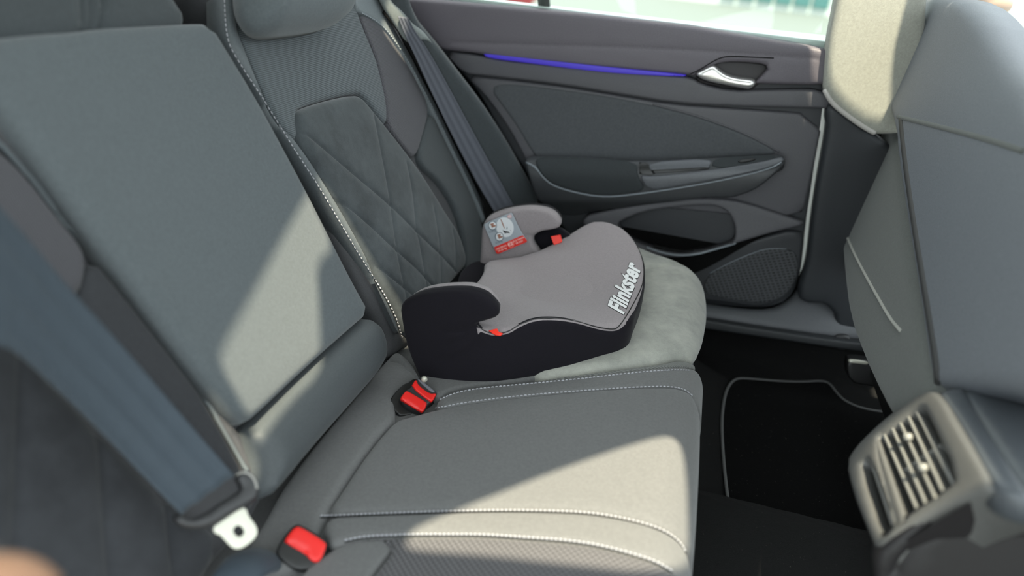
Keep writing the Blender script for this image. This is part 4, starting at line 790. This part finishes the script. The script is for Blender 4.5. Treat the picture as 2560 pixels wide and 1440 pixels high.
# ================================================================== OUTSIDE
V, f = boxv((0, 14, -.55), np.eye(3), (30, 30, .05), .1); mesh('ground', V, f, m_ground, None, smooth=False, kind='structure')
bd = top('building', 'distant pale building with teal glass at the top right of the window', 'building', (6, 22, -.5))
def gp(px, py, y): return YH(px, py, y)
p0 = gp(1700, -60, 24); p1_ = gp(2200, 40, 24)
V, f = boxv(((p0[0]+p1_[0])/2+1, 25, 1.2), np.eye(3), ((p1_[0]-p0[0])/2+1.5, 1, 3.2), .05); wl = mesh('wall', V, f, m_facade, bd, smooth=False)
q0 = gp(1800, -14, 23.9); q1 = gp(2075, 20, 23.9)
for k in range(6):
    x = q0[0]+(q1[0]-q0[0])*(k+.5)/6; V, f = boxv((x, 23.95, q1[2]+.9), np.eye(3), ((q1[0]-q0[0])/14, .05, .95), .1); mesh('window', V, f, m_teal, bd, smooth=False)
rp = YH(1300, -18, 6.0); V, f = boxv(rp, np.eye(3), (.14, .1, .10), .35); 
rs = top('red_post', 'blurred dark red block standing outside beside the window bar', 'post', (rp[0], 6, -.5)); mesh('block', V, f, m_redext, rs)
V, f = boxv((rp[0], 6.0, (rp[2]-.1-.5)/2), np.eye(3), (.03, .03, (rp[2]-.1+.5)/2), .2); mesh('pole', V, f, m_facade, rs, smooth=False)

# ================================================================== ROOF with added cutouts, shaped so the sun lands only in set patches
RZ = 1.42
def back(P_): return P_+SUN*((RZ-P_[2])/SUN[2])
RPl = Plane((0, 0, RZ), (0, 0, 1), (0, 1, 0))
def opening(surf, px): return np.array([RPl.to(back(surf.hit(*p))) for p in px])
apS = BK.off(.034)
cuS = CU
holes = [opening(apS, [(778, 470), (700, 610), (620, 760), (548, 885), (560, 935), (600, 1000), (632, 1062), (640, 1120), (720, 1010), (800, 935), (800, 850), (797, 760), (790, 655), (832, 622), (800, 552), (768, 490)]),
         opening(CU, [(1012, 1376), (1022, 1340), (1046, 1321), (1087, 1303), (1169, 1268), (1251, 1237), (1333, 1204), (1414, 1174), (1496, 1145), (1578, 1118), (1650, 1098), (1685, 1100), (1702, 1130), (1712, 1200), (1716, 1350), (1716, 1440), (1600, 1436), (1496, 1424), (1374, 1411), (1210, 1392), (1087, 1384)])]
holes.append(opening(BK.off(.022), [(787, 428), (797, 424), (826, 462), (877, 548), (926, 632), (976, 712), (1011, 772), (1023, 815), (1014, 822), (996, 780), (956, 714), (906, 630), (856, 548), (808, 468)]))
cfh = np.array([RPl.to(back(p)) for p in CF.P(uvl(CF, Q('m', (100, 650), (250, 420), (510, 200), (700, 80), (860, 260), (1120, 640), (1160, 760), (900, 860), (600, 1020), (300, 1230), (240, 1240), (120, 860))))])
holes.append(cfh)
holes.append(opening(BK.off(.025), [(505, 968), (545, 998), (595, 1070), (632, 1118), (645, 1160), (625, 1195), (600, 1160), (570, 1090), (530, 1030)]))
holes.append(np.array([RPl.to(back(PLu.hit(*p))) for p in [(2040, -100), (2040, 240), (2120, 330), (2200, 350), (2200, 200), (2230, 80), (2280, -100)]]))
holes.append(opening(BK.off(.014), [(952, 66), (966, 54), (980, 76), (996, 106), (1012, 134), (1024, 165), (1012, 150), (1000, 135), (978, 106), (962, 82)]))
def close_ok(H):  # keep each opening apart from the others
    return H
XR = 1.33
ro = np.array([RPl.to(np.array(p)) for p in ((-1.1, -.04, RZ), (.68, -.04, RZ), (.68, XR, RZ), (-1.1, XR, RZ))])
roof = pad('ceiling_sun_cutouts', RPl, ro, m_lining, None, h=0, r=.002, t=.02, res=.05, raw=True, ck=0, holes=[], kind='structure') if False else None
O = resample(ro, .1); H = []
for h_ in holes:
    q = resample(chaikin(h_, 1), .01); H.append(q)
V, f, ov, nb = tri(O if area(O) > 0 else O[::-1], H, np.zeros((0, 2)))
W = RPl.P(V); n = len(V); Fc = [tuple(q) for q in f]+[(c+n, b+n, a+n) for a, b, c in f]
rf = mesh('ceiling_sun_cutouts', np.vstack([W+np.array([0, 0, .003]), W]), Fc, m_lining, None, smooth=False, kind='structure')

# near side body of the car around the open door the photo is taken through
def slab(name, x0, x1, z0, z1, y, t=.04): V, f = boxv(((x0+x1)/2, y, (z0+z1)/2), np.eye(3), ((x1-x0)/2, t/2, (z1-z0)/2), .2); return V, f
V, f = merge([slab('', -1.3, -.62, -.1, 1.42, -.12), slab('', .56, .70, -.1, 1.42, -.12), slab('', .70, 1.5, -.1, .85, -.12), slab('', -.62, .56, -.1, .12, -.12)])
mesh('wall_near', V, f, m_lining, None, smooth=False, kind='structure')

# ================================================================== LIGHT
sd = bpy.data.lights.new('sun', 'SUN'); sd.energy = 11; sd.angle = math.radians(.8); sd.color = (1, .91, .68); so = bpy.data.objects.new('sun', sd); COL.objects.link(so)
so.rotation_euler = Vector(SUN).to_track_quat('Z', 'Y').to_euler(); so.location = (0, -3, 6)
wd = bpy.data.worlds.new('world'); S.world = wd; wd.use_nodes = True; bg = wd.node_tree.nodes['Background']; bg.inputs[0].default_value = (.88, .97, 1., 1); bg.inputs[1].default_value = 2.8
S.view_settings.view_transform = 'Standard'; S.view_settings.look = 'None'; S.view_settings.exposure = .12; S.view_settings.gamma = 1
